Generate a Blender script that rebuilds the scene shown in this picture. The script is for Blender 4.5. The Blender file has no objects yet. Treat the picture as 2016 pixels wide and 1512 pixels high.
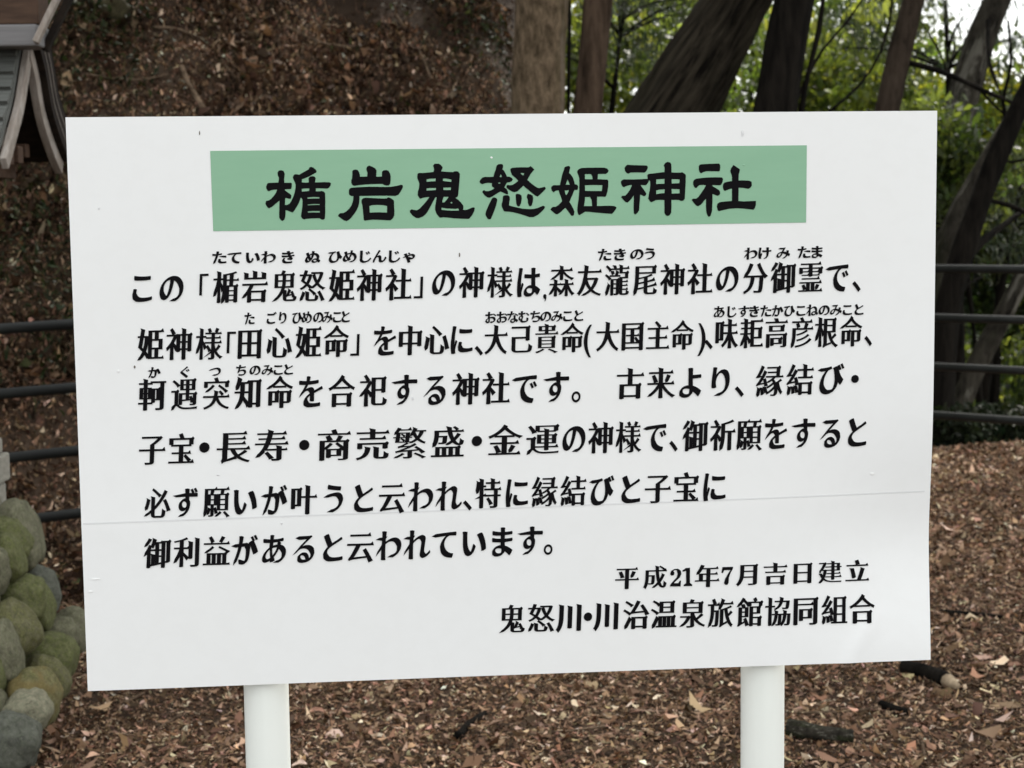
import bpy, bmesh, math, random
import numpy as np
from mathutils import Vector, Matrix, noise
from mathutils.geometry import delaunay_2d_cdt

S = bpy.context.scene
COL = S.collection
PI = math.pi
rng = np.random.default_rng(7)
random.seed(7)

# ------------------------------------------------------------------ camera
F = 3360.0                       # focal length in pixels of the 2016 px wide photograph
CX, CY = 1008.0, 756.0
CAM = Vector((0, 0, 1.5))
up_c = Vector((-0.0125, -0.9946, -0.1029)).normalized()     # world up seen by the camera (x right, y down, z ahead)
fw_c = Vector((0, 0, 1))
yh = (fw_c - up_c * fw_c.dot(up_c)).normalized()
xh = yh.cross(up_c).normalized()
ROT = Matrix((xh, yh, up_c))                                # camera coords -> world coords
cam_d = bpy.data.cameras.new('Camera')
cam_d.sensor_width = 36.0
cam_d.lens = 36.0 * F / 2016.0
cam_d.clip_start = 0.05
cam_d.clip_end = 2000
cam_d.dof.use_dof = True
cam_d.dof.focus_distance = 2.42
cam_d.dof.aperture_fstop = 11
cam = bpy.data.objects.new('Camera', cam_d)
M3 = ROT @ Matrix(((1, 0, 0), (0, -1, 0), (0, 0, -1)))
cam.matrix_world = Matrix.Translation(CAM) @ M3.to_4x4()
COL.objects.link(cam)
S.camera = cam

# ------------------------------------------------------------------ light
SUN_EL, SUN_AZ = math.radians(50), math.radians(22)         # azimuth measured from +Y towards +X
w = bpy.data.worlds.new('World'); S.world = w
w.use_nodes = True
nt = w.node_tree
for n in list(nt.nodes): nt.nodes.remove(n)
sky = nt.nodes.new('ShaderNodeTexSky'); sky.sky_type = 'NISHITA'; sky.sun_disc = False
sky.sun_elevation = SUN_EL; sky.sun_rotation = SUN_AZ
sky.air_density = 1.0; sky.dust_density = 2.5; sky.ozone_density = 1.0
bg = nt.nodes.new('ShaderNodeBackground'); bg.inputs['Strength'].default_value = 0.15
wo = nt.nodes.new('ShaderNodeOutputWorld')
# broken bright cloud over the blue
tcw = nt.nodes.new('ShaderNodeTexCoord')
cn = nt.nodes.new('ShaderNodeTexNoise'); cn.inputs['Scale'].default_value = 3.2; cn.inputs['Detail'].default_value = 7
cr = nt.nodes.new('ShaderNodeValToRGB'); cr.color_ramp.elements[0].position = .34; cr.color_ramp.elements[1].position = .58
cr.color_ramp.elements[0].color = (.55, .55, .55, 1)
cm = nt.nodes.new('ShaderNodeMix'); cm.data_type = 'RGBA'
cm.inputs[7].default_value = (7.45, 7.62, 7.55, 1)
nt.links.new(tcw.outputs['Generated'], cn.inputs['Vector']); nt.links.new(cn.outputs[0], cr.inputs[0])
nt.links.new(cr.outputs[0], cm.inputs[0]); nt.links.new(sky.outputs[0], cm.inputs[6])
nt.links.new(cm.outputs[2], bg.inputs[0]); nt.links.new(bg.outputs[0], wo.inputs[0])
sd = bpy.data.lights.new('Sun', 'SUN'); sd.energy = 3.4; sd.angle = math.radians(8); sd.color = (1.0, 0.95, 0.86)
so = bpy.data.objects.new('Sun', sd); COL.objects.link(so)
sdir = Vector((math.sin(SUN_AZ) * math.cos(SUN_EL), math.cos(SUN_AZ) * math.cos(SUN_EL), math.sin(SUN_EL)))
so.rotation_euler = sdir.to_track_quat('Z', 'Y').to_euler()
so.location = (10, 12, 15)
S.view_settings.view_transform = 'Standard'
S.view_settings.look = 'None'
S.view_settings.exposure = 0.86
S.view_settings.gamma = 1.0

# ------------------------------------------------------------------ helpers
def ray(px, py):
    return (ROT @ Vector(((px - CX) / F, (py - CY) / F, 1.0)))

def at(px, py, Y):
    d = ray(px, py)
    return CAM + d * (Y / d.y)

def sstep(a, b, x):
    t = np.clip((x - a) / (b - a), 0, 1)
    return t * t * (3 - 2 * t)

def vnoise(x, y, seed=0):
    """cheap smooth noise on arrays"""
    x = np.asarray(x, float); y = np.asarray(y, float)
    r = np.random.default_rng(seed)
    out = 0
    for k in range(6):
        a = r.uniform(0, 2 * PI); p = r.uniform(0, 2 * PI); q = r.uniform(.6, 1.7)
        out = out + np.sin((x * math.cos(a) + y * math.sin(a)) * q * 2 + p)
    return out / 6

def height(x, y):
    x = np.asarray(x, float); y = np.asarray(y, float)
    s = (x + 1.84) * -.514 + (y - 6.6) * .858
    s2 = np.maximum(s - .25, 0)
    f = 1 - sstep(-.15, .85, x)
    hill = np.minimum(s2 * s2 / (s2 + .5) * 1.12, 7.0) * f
    drop = np.maximum(-.55 * np.maximum(y - 9.7, 0), -9.0) * (1 - f)
    drop = drop * sstep(9.7, 10.6, y)
    far = np.clip((y - 60) * .12, 0, 11)
    h = hill + drop + far
    h = h + .10 * sstep(1.2, 3, x) * sstep(6, 8.5, y)
    n = vnoise(x * 1.3, y * 1.3, 1) * .03 + vnoise(x * 4, y * 4, 2) * .018
    n = n + f * sstep(0, 1.5, s) * (vnoise(x * 1.6, y * 1.6, 3) * .18 + vnoise(x * 4.5, y * 4.5, 4) * .085 + vnoise(x * 10, y * 10, 5) * .045)
    return h + n

def hz(x, y): return float(height(x, y))

def ground_hit(px, py, y0=3.0, y1=40):
    d = ray(px, py)
    ys = np.arange(y0, y1, .01)
    t = ys / d.y
    zz = CAM.z + d.z * t
    hh = height(d.x * t, ys)
    k = np.argmax(zz < hh)
    return Vector((d.x * t[k], ys[k], hh[k]))

def link(o, parent=None):
    COL.objects.link(o)
    if parent is not None:
        o.parent = parent
    return o

def mesh_np(name, V, polys_n, loops, mat, parent=None, col=None, smooth=False, loc=None):
    me = bpy.data.meshes.new(name)
    V = np.asarray(V, np.float32)
    loops = np.asarray(loops, np.int32).ravel()
    me.vertices.add(len(V)); me.vertices.foreach_set('co', V.ravel())
    me.loops.add(len(loops)); me.loops.foreach_set('vertex_index', loops)
    nP = len(loops) // polys_n
    me.polygons.add(nP)
    me.polygons.foreach_set('loop_start', np.arange(nP, dtype=np.int32) * polys_n)
    if smooth:
        me.polygons.foreach_set('use_smooth', np.ones(nP, bool))
    me.update(calc_edges=True)
    if col is not None:
        ca = me.color_attributes.new('Col', 'FLOAT_COLOR', 'POINT')
        c4 = np.ones((len(V), 4), np.float32); c4[:, :3] = col
        ca.data.foreach_set('color', c4.ravel())
    if mat: me.materials.append(mat)
    o = bpy.data.objects.new(name, me)
    link(o, parent)
    return o

def mesh_py(name, V, Fc, mat, parent=None, smooth=False):
    me = bpy.data.meshes.new(name)
    me.from_pydata([tuple(v) for v in V], [], [tuple(f) for f in Fc])
    if smooth:
        for p in me.polygons: p.use_smooth = True
    if mat: me.materials.append(mat)
    me.update()
    o = bpy.data.objects.new(name, me)
    link(o, parent)
    return o

def empty(name, loc):
    o = bpy.data.objects.new(name, None)
    o.empty_display_size = .2
    o.location = loc
    COL.objects.link(o)
    return o

def adopt(o, root):
    """parent a mesh built in world space under a root that is only translated"""
    o.parent = root
    o.matrix_parent_inverse = Matrix.Translation(-Vector(root.location))
    return o

def tag(o, label=None, cat=None, group=None, kind=None):
    if label: o['label'] = label
    if cat: o['category'] = cat
    if group: o['group'] = group
    if kind: o['kind'] = kind
    return o

def box_vf(c, sx, sy, sz, R=None):
    V = []
    for x in (-1, 1):
        for y in (-1, 1):
            for z in (-1, 1):
                v = Vector((x * sx / 2, y * sy / 2, z * sz / 2))
                if R: v = R @ v
                V.append(v + Vector(c))
    Fc = [(0, 1, 3, 2), (4, 6, 7, 5), (0, 4, 5, 1), (2, 3, 7, 6), (0, 2, 6, 4), (1, 5, 7, 3)]
    return V, Fc

def bevel_obj(o, wdt, seg=2):
    m = o.modifiers.new('Bevel', 'BEVEL'); m.width = wdt; m.segments = seg; m.limit_method = 'ANGLE'
    return o

def tube_vf(pts, rad, seg=12, rough=0.0, ridge=0.0, cap=True, seed=0, nfreq=3.0):
    pts = [Vector(p) for p in pts]
    n = len(pts)
    T = []
    for i in range(n):
        a = pts[max(i - 1, 0)]; b = pts[min(i + 1, n - 1)]
        T.append((b - a).normalized())
    ref = Vector((1, 0, 0)) if abs(T[0].x) < .8 else Vector((0, 1, 0))
    N = (ref - T[0] * ref.dot(T[0])).normalized()
    V, Fc = [], []
    L = 0
    for i in range(n):
        if i:
            L += (pts[i] - pts[i - 1]).length
            N = (N - T[i] * N.dot(T[i])).normalized()
        B = T[i].cross(N)
        for k in range(seg):
            a = 2 * PI * k / seg
            d = N * math.cos(a) + B * math.sin(a)
            r = rad[i]
            if ridge:
                q = noise.noise(Vector((math.cos(a) * 3.2 + seed, math.sin(a) * 3.2, L * 1.1)))
                q2 = noise.noise(Vector((math.cos(a) * 8 + seed, math.sin(a) * 8, L * 1.6)))
                r *= 1 + ridge * (q + .6 * q2 - 1.1 * max(0.0, .16 - abs(q2)))
            p = pts[i] + d * r
            if rough:
                p += d * (noise.noise(p * nfreq + Vector((seed, 0, 0))) * rough + noise.noise(p * nfreq * 4) * rough * .4)
            V.append(p)
    for i in range(n - 1):
        for k in range(seg):
            k2 = (k + 1) % seg
            Fc.append((i * seg + k, i * seg + k2, (i + 1) * seg + k2, (i + 1) * seg + k))
    if cap:
        Fc.append(tuple(range(seg))[::-1])
        Fc.append(tuple((n - 1) * seg + k for k in range(seg)))
    return V, Fc

def resample(pts, rad, step):
    """smooth curve through pts (chord-scaled Hermite, no overshoot)"""
    pts = [Vector(p) for p in pts]
    n = len(pts)
    T = []
    for i in range(n):
        if i == 0: t = (pts[1] - pts[0]).normalized()
        elif i == n - 1: t = (pts[-1] - pts[-2]).normalized()
        else:
            a = pts[i] - pts[i - 1]; b = pts[i + 1] - pts[i]
            t = (a.normalized() * b.length + b.normalized() * a.length) / (a.length + b.length)
        T.append(t)
    P, R = [], []
    for i in range(n - 1):
        L = (pts[i + 1] - pts[i]).length
        m = max(1, int(L / step))
        for j in range(m):
            t = j / m
            h00 = 2 * t ** 3 - 3 * t * t + 1; h10 = t ** 3 - 2 * t * t + t; h01 = -2 * t ** 3 + 3 * t * t; h11 = t ** 3 - t * t
            P.append(pts[i] * h00 + T[i] * (L * h10) + pts[i + 1] * h01 + T[i + 1] * (L * h11)); R.append(rad[i] * (1 - t) + rad[i + 1] * t)
    P.append(pts[-1]); R.append(rad[-1])
    return P, R

# ------------------------------------------------------------------ materials
class NB:
    def __init__(s, name):
        s.m = bpy.data.materials.new(name); s.m.use_nodes = True
        s.t = s.m.node_tree
        s.b = s.t.nodes['Principled BSDF']; s.o = s.t.nodes['Material Output']
    def n(s, typ, **kw):
        x = s.t.nodes.new(typ)
        for k, v in kw.items():
            if k in x.inputs: x.inputs[k].default_value = v
            else: setattr(x, k, v)
        return x
    def l(s, a, b): s.t.links.new(a, b)
    def noise(s, scale, detail=6, rough=.6, vec=None, dist=0):
        x = s.n('ShaderNodeTexNoise'); x.inputs['Scale'].default_value = scale
        x.inputs['Detail'].default_value = detail; x.inputs['Roughness'].default_value = rough
        x.inputs['Distortion'].default_value = dist
        if vec is not None: s.l(vec, x.inputs['Vector'])
        return x
    def coord(s, scale=(1, 1, 1), rot=(0, 0, 0), kind='Object'):
        tc = s.n('ShaderNodeTexCoord'); mp = s.n('ShaderNodeMapping')
        mp.inputs['Scale'].default_value = scale; mp.inputs['Rotation'].default_value = rot
        s.l(tc.outputs[kind], mp.inputs['Vector'])
        return mp.outputs[0]
    def ramp(s, fac, stops):
        r = s.n('ShaderNodeValToRGB')
        e = r.color_ramp.elements
        while len(e) < len(stops): e.new(.5)
        for k, (p, c) in enumerate(stops):
            e[k].position = p; e[k].color = (*c, 1)
        s.l(fac, r.inputs[0])
        return r.outputs[0]
    def mix(s, fac, a, b, mode='MIX'):
        x = s.n('ShaderNodeMix'); x.data_type = 'RGBA'; x.blend_type = mode
        for v, i in ((fac, 0), (a, 6), (b, 7)):
            if isinstance(v, (int, float)): x.inputs[i].default_value = v
            elif isinstance(v, tuple): x.inputs[i].default_value = (*v, 1)
            else: s.l(v, x.inputs[i])
        return x.outputs[2]
    def bump(s, h, strength=.5, dist=.01):
        x = s.n('ShaderNodeBump'); x.inputs['Strength'].default_value = strength; x.inputs['Distance'].default_value = dist
        s.l(h, x.inputs['Height']); s.l(x.outputs[0], s.b.inputs['Normal'])
    def rough(s, v): s.b.inputs['Roughness'].default_value = v; return s
    def spec(s, v): s.b.inputs['Specular IOR Level'].default_value = v; return s
    def color(s, c):
        if isinstance(c, tuple): s.b.inputs['Base Color'].default_value = (*c, 1)
        else: s.l(c, s.b.inputs['Base Color'])
        return s

def m_plain(name, c, r=.5, sp=.5, var=.06, scale=12):
    b = NB(name)
    nz = b.noise(scale, 5)
    lo = tuple(x * (1 - var) for x in c); hi = tuple(min(1, x * (1 + var)) for x in c)
    b.color(b.ramp(nz.outputs[0], [(.3, lo), (.7, hi)])).rough(r).spec(sp)
    return b.m

def m_bark(name, dark, light, moss=None, stretch=(1, 1, .18), scale=14, bump=.9, mossamt=.5, lich_dapple=None, lean=0):
    b = NB(name)
    v = b.coord((1, 1, 1), (0, math.radians(-lean), 0))
    mp = b.n('ShaderNodeMapping'); mp.inputs['Scale'].default_value = stretch
    b.l(v, mp.inputs['Vector']); v = mp.outputs[0]
    n1 = b.noise(scale, 9, .7, v, .25)
    n2 = b.noise(2.2, 5, .6)
    c = b.ramp(n1.outputs[0], [(.38, dark), (.62, light)])
    if moss:
        f = b.ramp(n2.outputs[0], [(.45, (0, 0, 0)), (.62, (mossamt,) * 3)])
        c = b.mix(f, c, moss)
    if lich_dapple:  # pale patches; in the mottled bark they stand for dappled light
        n3 = b.noise(7, 6, .7)
        f2 = b.ramp(n3.outputs[0], [(.56, (0, 0, 0)), (.63, (.8,) * 3)])
        c = b.mix(f2, c, lich_dapple)
    b.color(c).rough(.95).spec(.05)
    b.bump(n1.outputs[0], bump, .045)
    return b.m

def m_leaf(name, trans=.45, rough=.5, tint=(1, 1, 1), ttint=(1.65, 1.62, .78)):
    b = NB(name)
    a = b.n('ShaderNodeAttribute', attribute_name='Col')
    c = b.mix(1.0, a.outputs['Color'], tint, 'MULTIPLY')
    b.color(c).rough(rough).spec(.35 if trans > .3 else .08)
    if trans:
        t = b.n('ShaderNodeBsdfTranslucent')
        c2 = b.mix(1.0, c, ttint, 'MULTIPLY')
        b.l(c2, t.inputs['Color'])
        ms = b.n('ShaderNodeMixShader'); ms.inputs[0].default_value = trans
        b.l(b.b.outputs[0], ms.inputs[1]); b.l(t.outputs[0], ms.inputs[2]); b.l(ms.outputs[0], b.o.inputs[0])
    return b.m

MAT = {}
def build_materials():
    # soil
    b = NB('soil')
    n1 = b.noise(9, 10, .7); n2 = b.noise(60, 6, .7)
    c = b.ramp(n1.outputs[0], [(.3, (.014, .009, .006)), (.55, (.030, .019, .012)), (.75, (.055, .036, .024))])
    c = b.mix(.35, c, b.ramp(n2.outputs[0], [(.35, (.012, .008, .006)), (.7, (.14, .095, .065))]))
    sx = b.n('ShaderNodeSeparateXYZ'); tc = b.n('ShaderNodeTexCoord'); b.l(tc.outputs['Object'], sx.inputs[0])
    mr = b.n('ShaderNodeMapRange'); mr.inputs[1].default_value = 14; mr.inputs[2].default_value = 40
    b.l(sx.outputs['Y'], mr.inputs[0])
    n3 = b.noise(.8, 8, .7)
    g = b.ramp(n3.outputs[0], [(.35, (.030, .050, .012)), (.65, (.10, .15, .03))])
    c = b.mix(mr.outputs[0], c, g)
    b.color(c).rough(.95).spec(.1); b.bump(n2.outputs[0], .8, .02)
    MAT['soil'] = b.m
    MAT['litter'] = m_leaf('dry_leaf', .12, .75, ttint=(1.1, .9, .6))
    MAT['leaf'] = m_leaf('green_leaf', .55, .45)
    MAT['needle'] = m_leaf('needle_leaf', .18, .55, ttint=(1.1, 1.2, .6))
    # white vinyl sheet
    b = NB('white_vinyl')
    n1 = b.noise(2.2, 4, .5); n2 = b.noise(35, 6, .6)
    c = b.ramp(n1.outputs[0], [(.3, (.815, .815, .805)), (.7, (.83, .835, .83))])
    c = b.mix(.035, c, b.ramp(n2.outputs[0], [(.42, (.62, .61, .58)), (.52, (.82, .82, .81))]))
    b.color(c).rough(.32).spec(.45)
    b.bump(n1.outputs[0], .05, .003)
    MAT['vinyl'] = b.m
    b = NB('green_vinyl')
    n1 = b.noise(6, 5, .6)
    b.color(b.ramp(n1.outputs[0], [(.3, (.235, .435, .285)), (.7, (.25, .455, .30))])).rough(.35).spec(.4)
    MAT['green'] = b.m
    MAT['ink'] = m_plain('black_vinyl', (.0045, .004, .005), .6, .06)
    MAT['seam'] = m_plain('grey_seam', (.71, .71, .71), .6, .2)
    MAT['dirt'] = m_plain('dirt_speck', (.16, .14, .12), .8, .2)
    MAT['bubble'] = m_plain('bubble', (.86, .86, .85), .3, .5)
    # painted steel post
    b = NB('white_painted_steel')
    n1 = b.noise(5, 5, .6, b.coord((1, 1, .25))); n2 = b.noise(70, 4, .7)
    c = b.ramp(n1.outputs[0], [(.3, (.70, .72, .67)), (.7, (.78, .79, .745))])
    f = b.ramp(n2.outputs[0], [(.70, (0, 0, 0)), (.74, (.8,) * 3)])
    c = b.mix(f, c, (.30, .27, .22))
    b.color(c).rough(.38).spec(.5)
    MAT['post'] = b.m
    b = NB('black_rail_paint')
    n1 = b.noise(8, 6)
    b.color(b.ramp(n1.outputs[0], [(.35, (.007, .0075, .007)), (.6, (.017, .018, .016))])).rough(.55).spec(.22)
    MAT['rail'] = b.m
    # shrine
    b = NB('weathered_wood')
    v = b.coord((6, 1.4, 1.4)); n1 = b.noise(9, 8, .7, b.coord((9, 1.5, 1.5)), .4); n2 = b.noise(5, 5)
    c = b.ramp(n1.outputs[0], [(.3, (.14, .115, .095)), (.55, (.27, .235, .205)), (.75, (.37, .335, .30))])
    c = b.mix(.35, c, b.ramp(n2.outputs[0], [(.35, (.16, .12, .09)), (.7, (.36, .34, .32))]))
    b.color(c).rough(.85).spec(.15); b.bump(n1.outputs[0], .5, .004)
    MAT['wood_grey'] = b.m
    b = NB('brown_wood')
    n1 = b.noise(7, 7, .65, b.coord((1, 8, 8)))
    b.color(b.ramp(n1.outputs[0], [(.3, (.036, .020, .013)), (.7, (.080, .046, .029))])).rough(.75).spec(.2)
    MAT['wood_brown'] = b.m
    b = NB('dark_wood')
    n1 = b.noise(9, 7, .65, b.coord((1, 5, 5)))
    b.color(b.ramp(n1.outputs[0], [(.35, (.006, .004, .003)), (.65, (.018, .012, .008))])).rough(.85).spec(.15)
    MAT['wood_dark'] = b.m
    b = NB('roof_sheet')
    n1 = b.noise(6, 6, .6); n2 = b.noise(50, 4)
    c = b.ramp(n1.outputs[0], [(.35, (.055, .059, .054)), (.65, (.095, .100, .093))])
    c = b.mix(.2, c, b.ramp(n2.outputs[0], [(.4, (.07, .06, .05)), (.7, (.22, .22, .20))]))
    b.color(c).rough(.7).spec(.25)
    MAT['roof'] = b.m
    MAT['ridge_grey'] = m_plain('grey_sheet', (.145, .138, .138), .6, .3, .18)
    b = NB('concrete')
    n1 = b.noise(8, 8, .65); n2 = b.noise(40, 5, .7)
    c = b.ramp(n1.outputs[0], [(.35, (.19, .175, .145)), (.65, (.31, .295, .25))])
    c = b.mix(.3, c, b.ramp(n2.outputs[0], [(.38, (.11, .10, .08)), (.62, (.36, .345, .30))]))
    b.color(c).rough(.9).spec(.15); b.bump(n2.outputs[0], .5, .006)
    MAT['concrete'] = b.m
    b = NB('mortar')
    n1 = b.noise(14, 8, .65)
    c = b.ramp(n1.outputs[0], [(.3, (.10, .095, .07)), (.7, (.22, .20, .155))])
    b.color(c).rough(.95).spec(.1); b.bump(n1.outputs[0], .8, .02)
    MAT['mortar'] = b.m
    # stones
    def stone(name, base, moss, amt, blot=None):
        b = NB(name)
        n1 = b.noise(7, 8, .7, None, .5); n2 = b.noise(60, 8, .75); n3 = b.noise(13, 7, .7, None, .6); n4 = b.noise(24, 8, .75)
        base = tuple(x * k_ for x, k_ in zip(base, (1.06, 1.02, .82)))
        base = tuple(x * .60 for x in base); moss = tuple(x * .66 for x in moss)
        n5 = b.noise(3.2, 3, .5)
        c = b.ramp(n1.outputs[0], [(.36, tuple(x * .50 for x in base)), (.5, base), (.64, tuple(x * 1.35 for x in base))])
        f = b.ramp(n3.outputs[0], [(.42, (0, 0, 0)), (.58, (amt,) * 3)])
        c = b.mix(f, c, b.ramp(n4.outputs[0], [(.38, tuple(x * .45 for x in moss)), (.62, tuple(x * 1.5 for x in moss))]))
        if blot:
            f2 = b.ramp(n5.outputs[0], [(.44, (0, 0, 0)), (.58, (.55,) * 3)])
            c = b.mix(f2, c, blot)
        f3 = b.ramp(n4.outputs[0], [(.56, (0, 0, 0)), (.64, (.55,) * 3)])
        c = b.mix(f3, c, tuple(x * 1.7 for x in base))
        f4 = b.ramp(n2.outputs[0], [(.36, (.6,) * 3), (.46, (0, 0, 0))])
        c = b.mix(f4, c, tuple(x * .30 for x in base))
        b.color(c).rough(.9).spec(.2); b.bump(n2.outputs[0], .5, .006)
        return b.m
    MAT['st_green'] = stone('stone_green', (.150, .155, .095), (.115, .130, .040), .9)
    MAT['st_grey'] = stone('stone_grey', (.185, .180, .150), (.135, .142, .075), .6)
    MAT['st_blue'] = stone('stone_blue_grey', (.125, .132, .134), (.11, .125, .08), .35)
    MAT['st_yellow'] = stone('stone_yellow', (.15, .145, .10), (.130, .130, .045), .9)
    MAT['st_rust'] = stone('stone_rust', (.18, .165, .10), (.130, .130, .048), .9, (.145, .10, .035))
    MAT['st_pale'] = stone('stone_pale', (.26, .25, .215), (.19, .20, .13), .5)
    MAT['rock_dark'] = stone('rock_dark', (.008, .0075, .006), (.010, .012, .006), .6)
    MAT['rock_moss'] = stone('rock_moss', (.045, .036, .022), (.052, .046, .018), .9)
    # bark
    MAT['bark_tan'] = m_bark('bark_tan', (.060, .043, .026), (.190, .137, .088), (.092, .086, .038), (1, 1, .45), 26, 1.0, .75, (.17, .135, .10))
    MAT['bark_red'] = m_bark('bark_red', (.022, .0145, .010), (.085, .058, .040), None, (1, 1, .2), 14, .6)
    MAT['bark_grey'] = m_bark('bark_grey', (.004, .0033, .0025), (.046, .038, .027), (.030, .030, .017), (1, 1, .075), 30, 1.0, .35, None, 34)
    MAT['bark_dark'] = m_bark('bark_dark', (.004, .0035, .003), (.015, .0125, .010), None, (1, 1, .15), 15, .8)
    MAT['bark_mottled'] = m_bark('bark_mottled', (.010, .0085, .007), (.052, .046, .036), (.034, .040, .018), (1, 1, .35), 12, .9, .6, (.15, .14, .115))  # pale patches paint dappled light into the bark colour
    MAT['bark_brown'] = m_bark('bark_brown', (.022, .0165, .012), (.058, .043, .032), None, (1, 1, .3), 12, .5)
    MAT['twig'] = m_bark('twig', (.045, .030, .020), (.15, .105, .070), None, (1, 1, 1), 20, .4)
    MAT['stick_pale'] = m_bark('stick_pale', (.20, .15, .10), (.36, .28, .19), None, (1, 1, 1), 20, .3)
build_materials()

# ------------------------------------------------------------------ ground
def axis(lo, hi, step, far_lo, far_hi):
    a = list(np.arange(lo, hi + 1e-6, step))
    s = step; x = a[-1]
    while x < far_hi:
        s *= 1.18; x += s; a.append(min(x, far_hi))
    s = step; x = a[0]; pre = []
    while x > far_lo:
        s *= 1.18; x -= s; pre.append(max(x, far_lo))
    return np.array(pre[::-1] + a)

xs = axis(-5.5, 5.5, .075, -350, 350)
ys = axis(2.0, 15.0, .075, -250, 700)
GX, GY = np.meshgrid(xs, ys)
GZ = height(GX, GY)
V = np.stack([GX, GY, GZ], -1).reshape(-1, 3)
nx, ny = len(xs), len(ys)
I = (np.arange(ny - 1)[:, None] * nx + np.arange(nx - 1)[None, :]).ravel()
Q = np.stack([I, I + 1, I + 1 + nx, I + nx], -1)
tag(mesh_np('ground', V, 4, Q, MAT['soil'], smooth=True), kind='structure')

def rotmats(yaw, pitch, roll):
    cy, sy = np.cos(yaw), np.sin(yaw); cp, sp = np.cos(pitch), np.sin(pitch); cr, sr = np.cos(roll), np.sin(roll)
    z = np.zeros_like(yaw); o = np.ones_like(yaw)
    Rz = np.stack([np.stack([cy, -sy, z], -1), np.stack([sy, cy, z], -1), np.stack([z, z, o], -1)], -2)
    Rx = np.stack([np.stack([o, z, z], -1), np.stack([z, cp, -sp], -1), np.stack([z, sp, cp], -1)], -2)
    Ry = np.stack([np.stack([cr, z, sr], -1), np.stack([z, o, z], -1), np.stack([-sr, z, cr], -1)], -2)
    return Rz @ Rx @ Ry

HEX = np.array([(0, -1), (.5, -.42), (.46, .38), (0, 1), (-.46, .38), (-.5, -.42)])
def leaf_cloud(P, size, yaw, pitch, roll, colors, aspect=1.0, curl=.5, jit=.18, lift=0):
    n = len(P)
    B = np.repeat(HEX[None], n, 0) + np.clip(rng.normal(0, jit, (n, 6, 2)), -.4, .4)
    asp = np.broadcast_to(np.asarray(aspect), (n,))
    B[:, :, 0] *= asp[:, None]
    cu = np.clip(rng.normal(0, curl, (n, 1)), -.8, .8); cb = np.clip(rng.normal(0, curl, (n, 1)), -.7, .7)
    Z = cu * B[:, :, 0] * B[:, :, 1] * 1.2 + cb * B[:, :, 1] ** 2 * .7 + rng.normal(0, .10, (n, 6)) * asp[:, None]
    L = np.concatenate([B, Z[..., None]], -1) * size[:, None, None]
    R = rotmats(yaw, pitch, roll)
    W = np.einsum('nij,nkj->nki', R, L) + P[:, None, :]
    base = np.arange(n)[:, None] * 6
    q = np.concatenate([base + np.array([t]) for t in ([0, 1, 5], [1, 2, 4], [1, 4, 5], [2, 3, 4])], 1).reshape(-1, 3)
    C = np.repeat(colors[:, None, :], 6, 1).reshape(-1, 3)
    return W.reshape(-1, 3), q, C

def pick(pal, n, var=.25):
    pal = np.array(pal); wts = pal[:, 3] / pal[:, 3].sum()
    k = rng.choice(len(pal), n, p=wts)
    return np.clip(pal[k, :3] * np.exp(rng.normal(0, var, (n, 1))) * np.exp(rng.normal(0, .06, (n, 3))), 0, .8)

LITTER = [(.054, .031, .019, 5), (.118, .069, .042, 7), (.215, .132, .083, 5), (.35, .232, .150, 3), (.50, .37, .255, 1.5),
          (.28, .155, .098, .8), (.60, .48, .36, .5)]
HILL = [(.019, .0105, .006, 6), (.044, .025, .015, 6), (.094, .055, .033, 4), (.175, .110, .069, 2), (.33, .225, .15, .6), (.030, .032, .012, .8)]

def scatter(n, xa, xb, ya, yb, frust=.36):
    x = rng.uniform(xa, xb, n); y = rng.uniform(ya, yb, n)
    k = (np.abs(x) < y * frust + .35)
    return x[k], y[k]

def slope_rot(x, y):
    e = .05
    gx = (height(x + e, y) - height(x - e, y)) / (2 * e); gy = (height(x, y + e) - height(x, y - e)) / (2 * e)
    return np.arctan(gy), -np.arctan(gx)

def litter(name, n, area, size, pal, aspect, tilt, lift, var=.22, patch=None, curl=.75):
    x, y = scatter(n, *area)
    if patch is not None:
        pn = vnoise(x * 2.1, y * 2.1, 21) + .8 * vnoise(x * 6, y * 6, 22) + rng.normal(0, .12, len(x))
        k = pn > patch; x, y = x[k], y[k]
    z = height(x, y)
    m = len(x)
    px, ry = slope_rot(x, y)
    sz = np.exp(rng.normal(math.log(size), .45, m)).clip(size * .3, size * 1.8)
    P = np.stack([x, y, z + rng.uniform(0, lift, m) + sz * .12], -1)
    V, q, C = leaf_cloud(P, sz, rng.uniform(0, 2 * PI, m), px + rng.normal(0, tilt, m), ry + rng.normal(0, tilt, m),
                         pick(pal, m, var), rng.uniform(*aspect, m), curl, .24)
    return V, q, C

def merge(parts):
    Vs, Qs, Cs = [], [], []; k = 0
    for V, q, C in parts:
        Vs.append(V); Qs.append(q + k); Cs.append(C); k += len(V)
    return np.concatenate(Vs), np.concatenate(Qs), np.concatenate(Cs)

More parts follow.
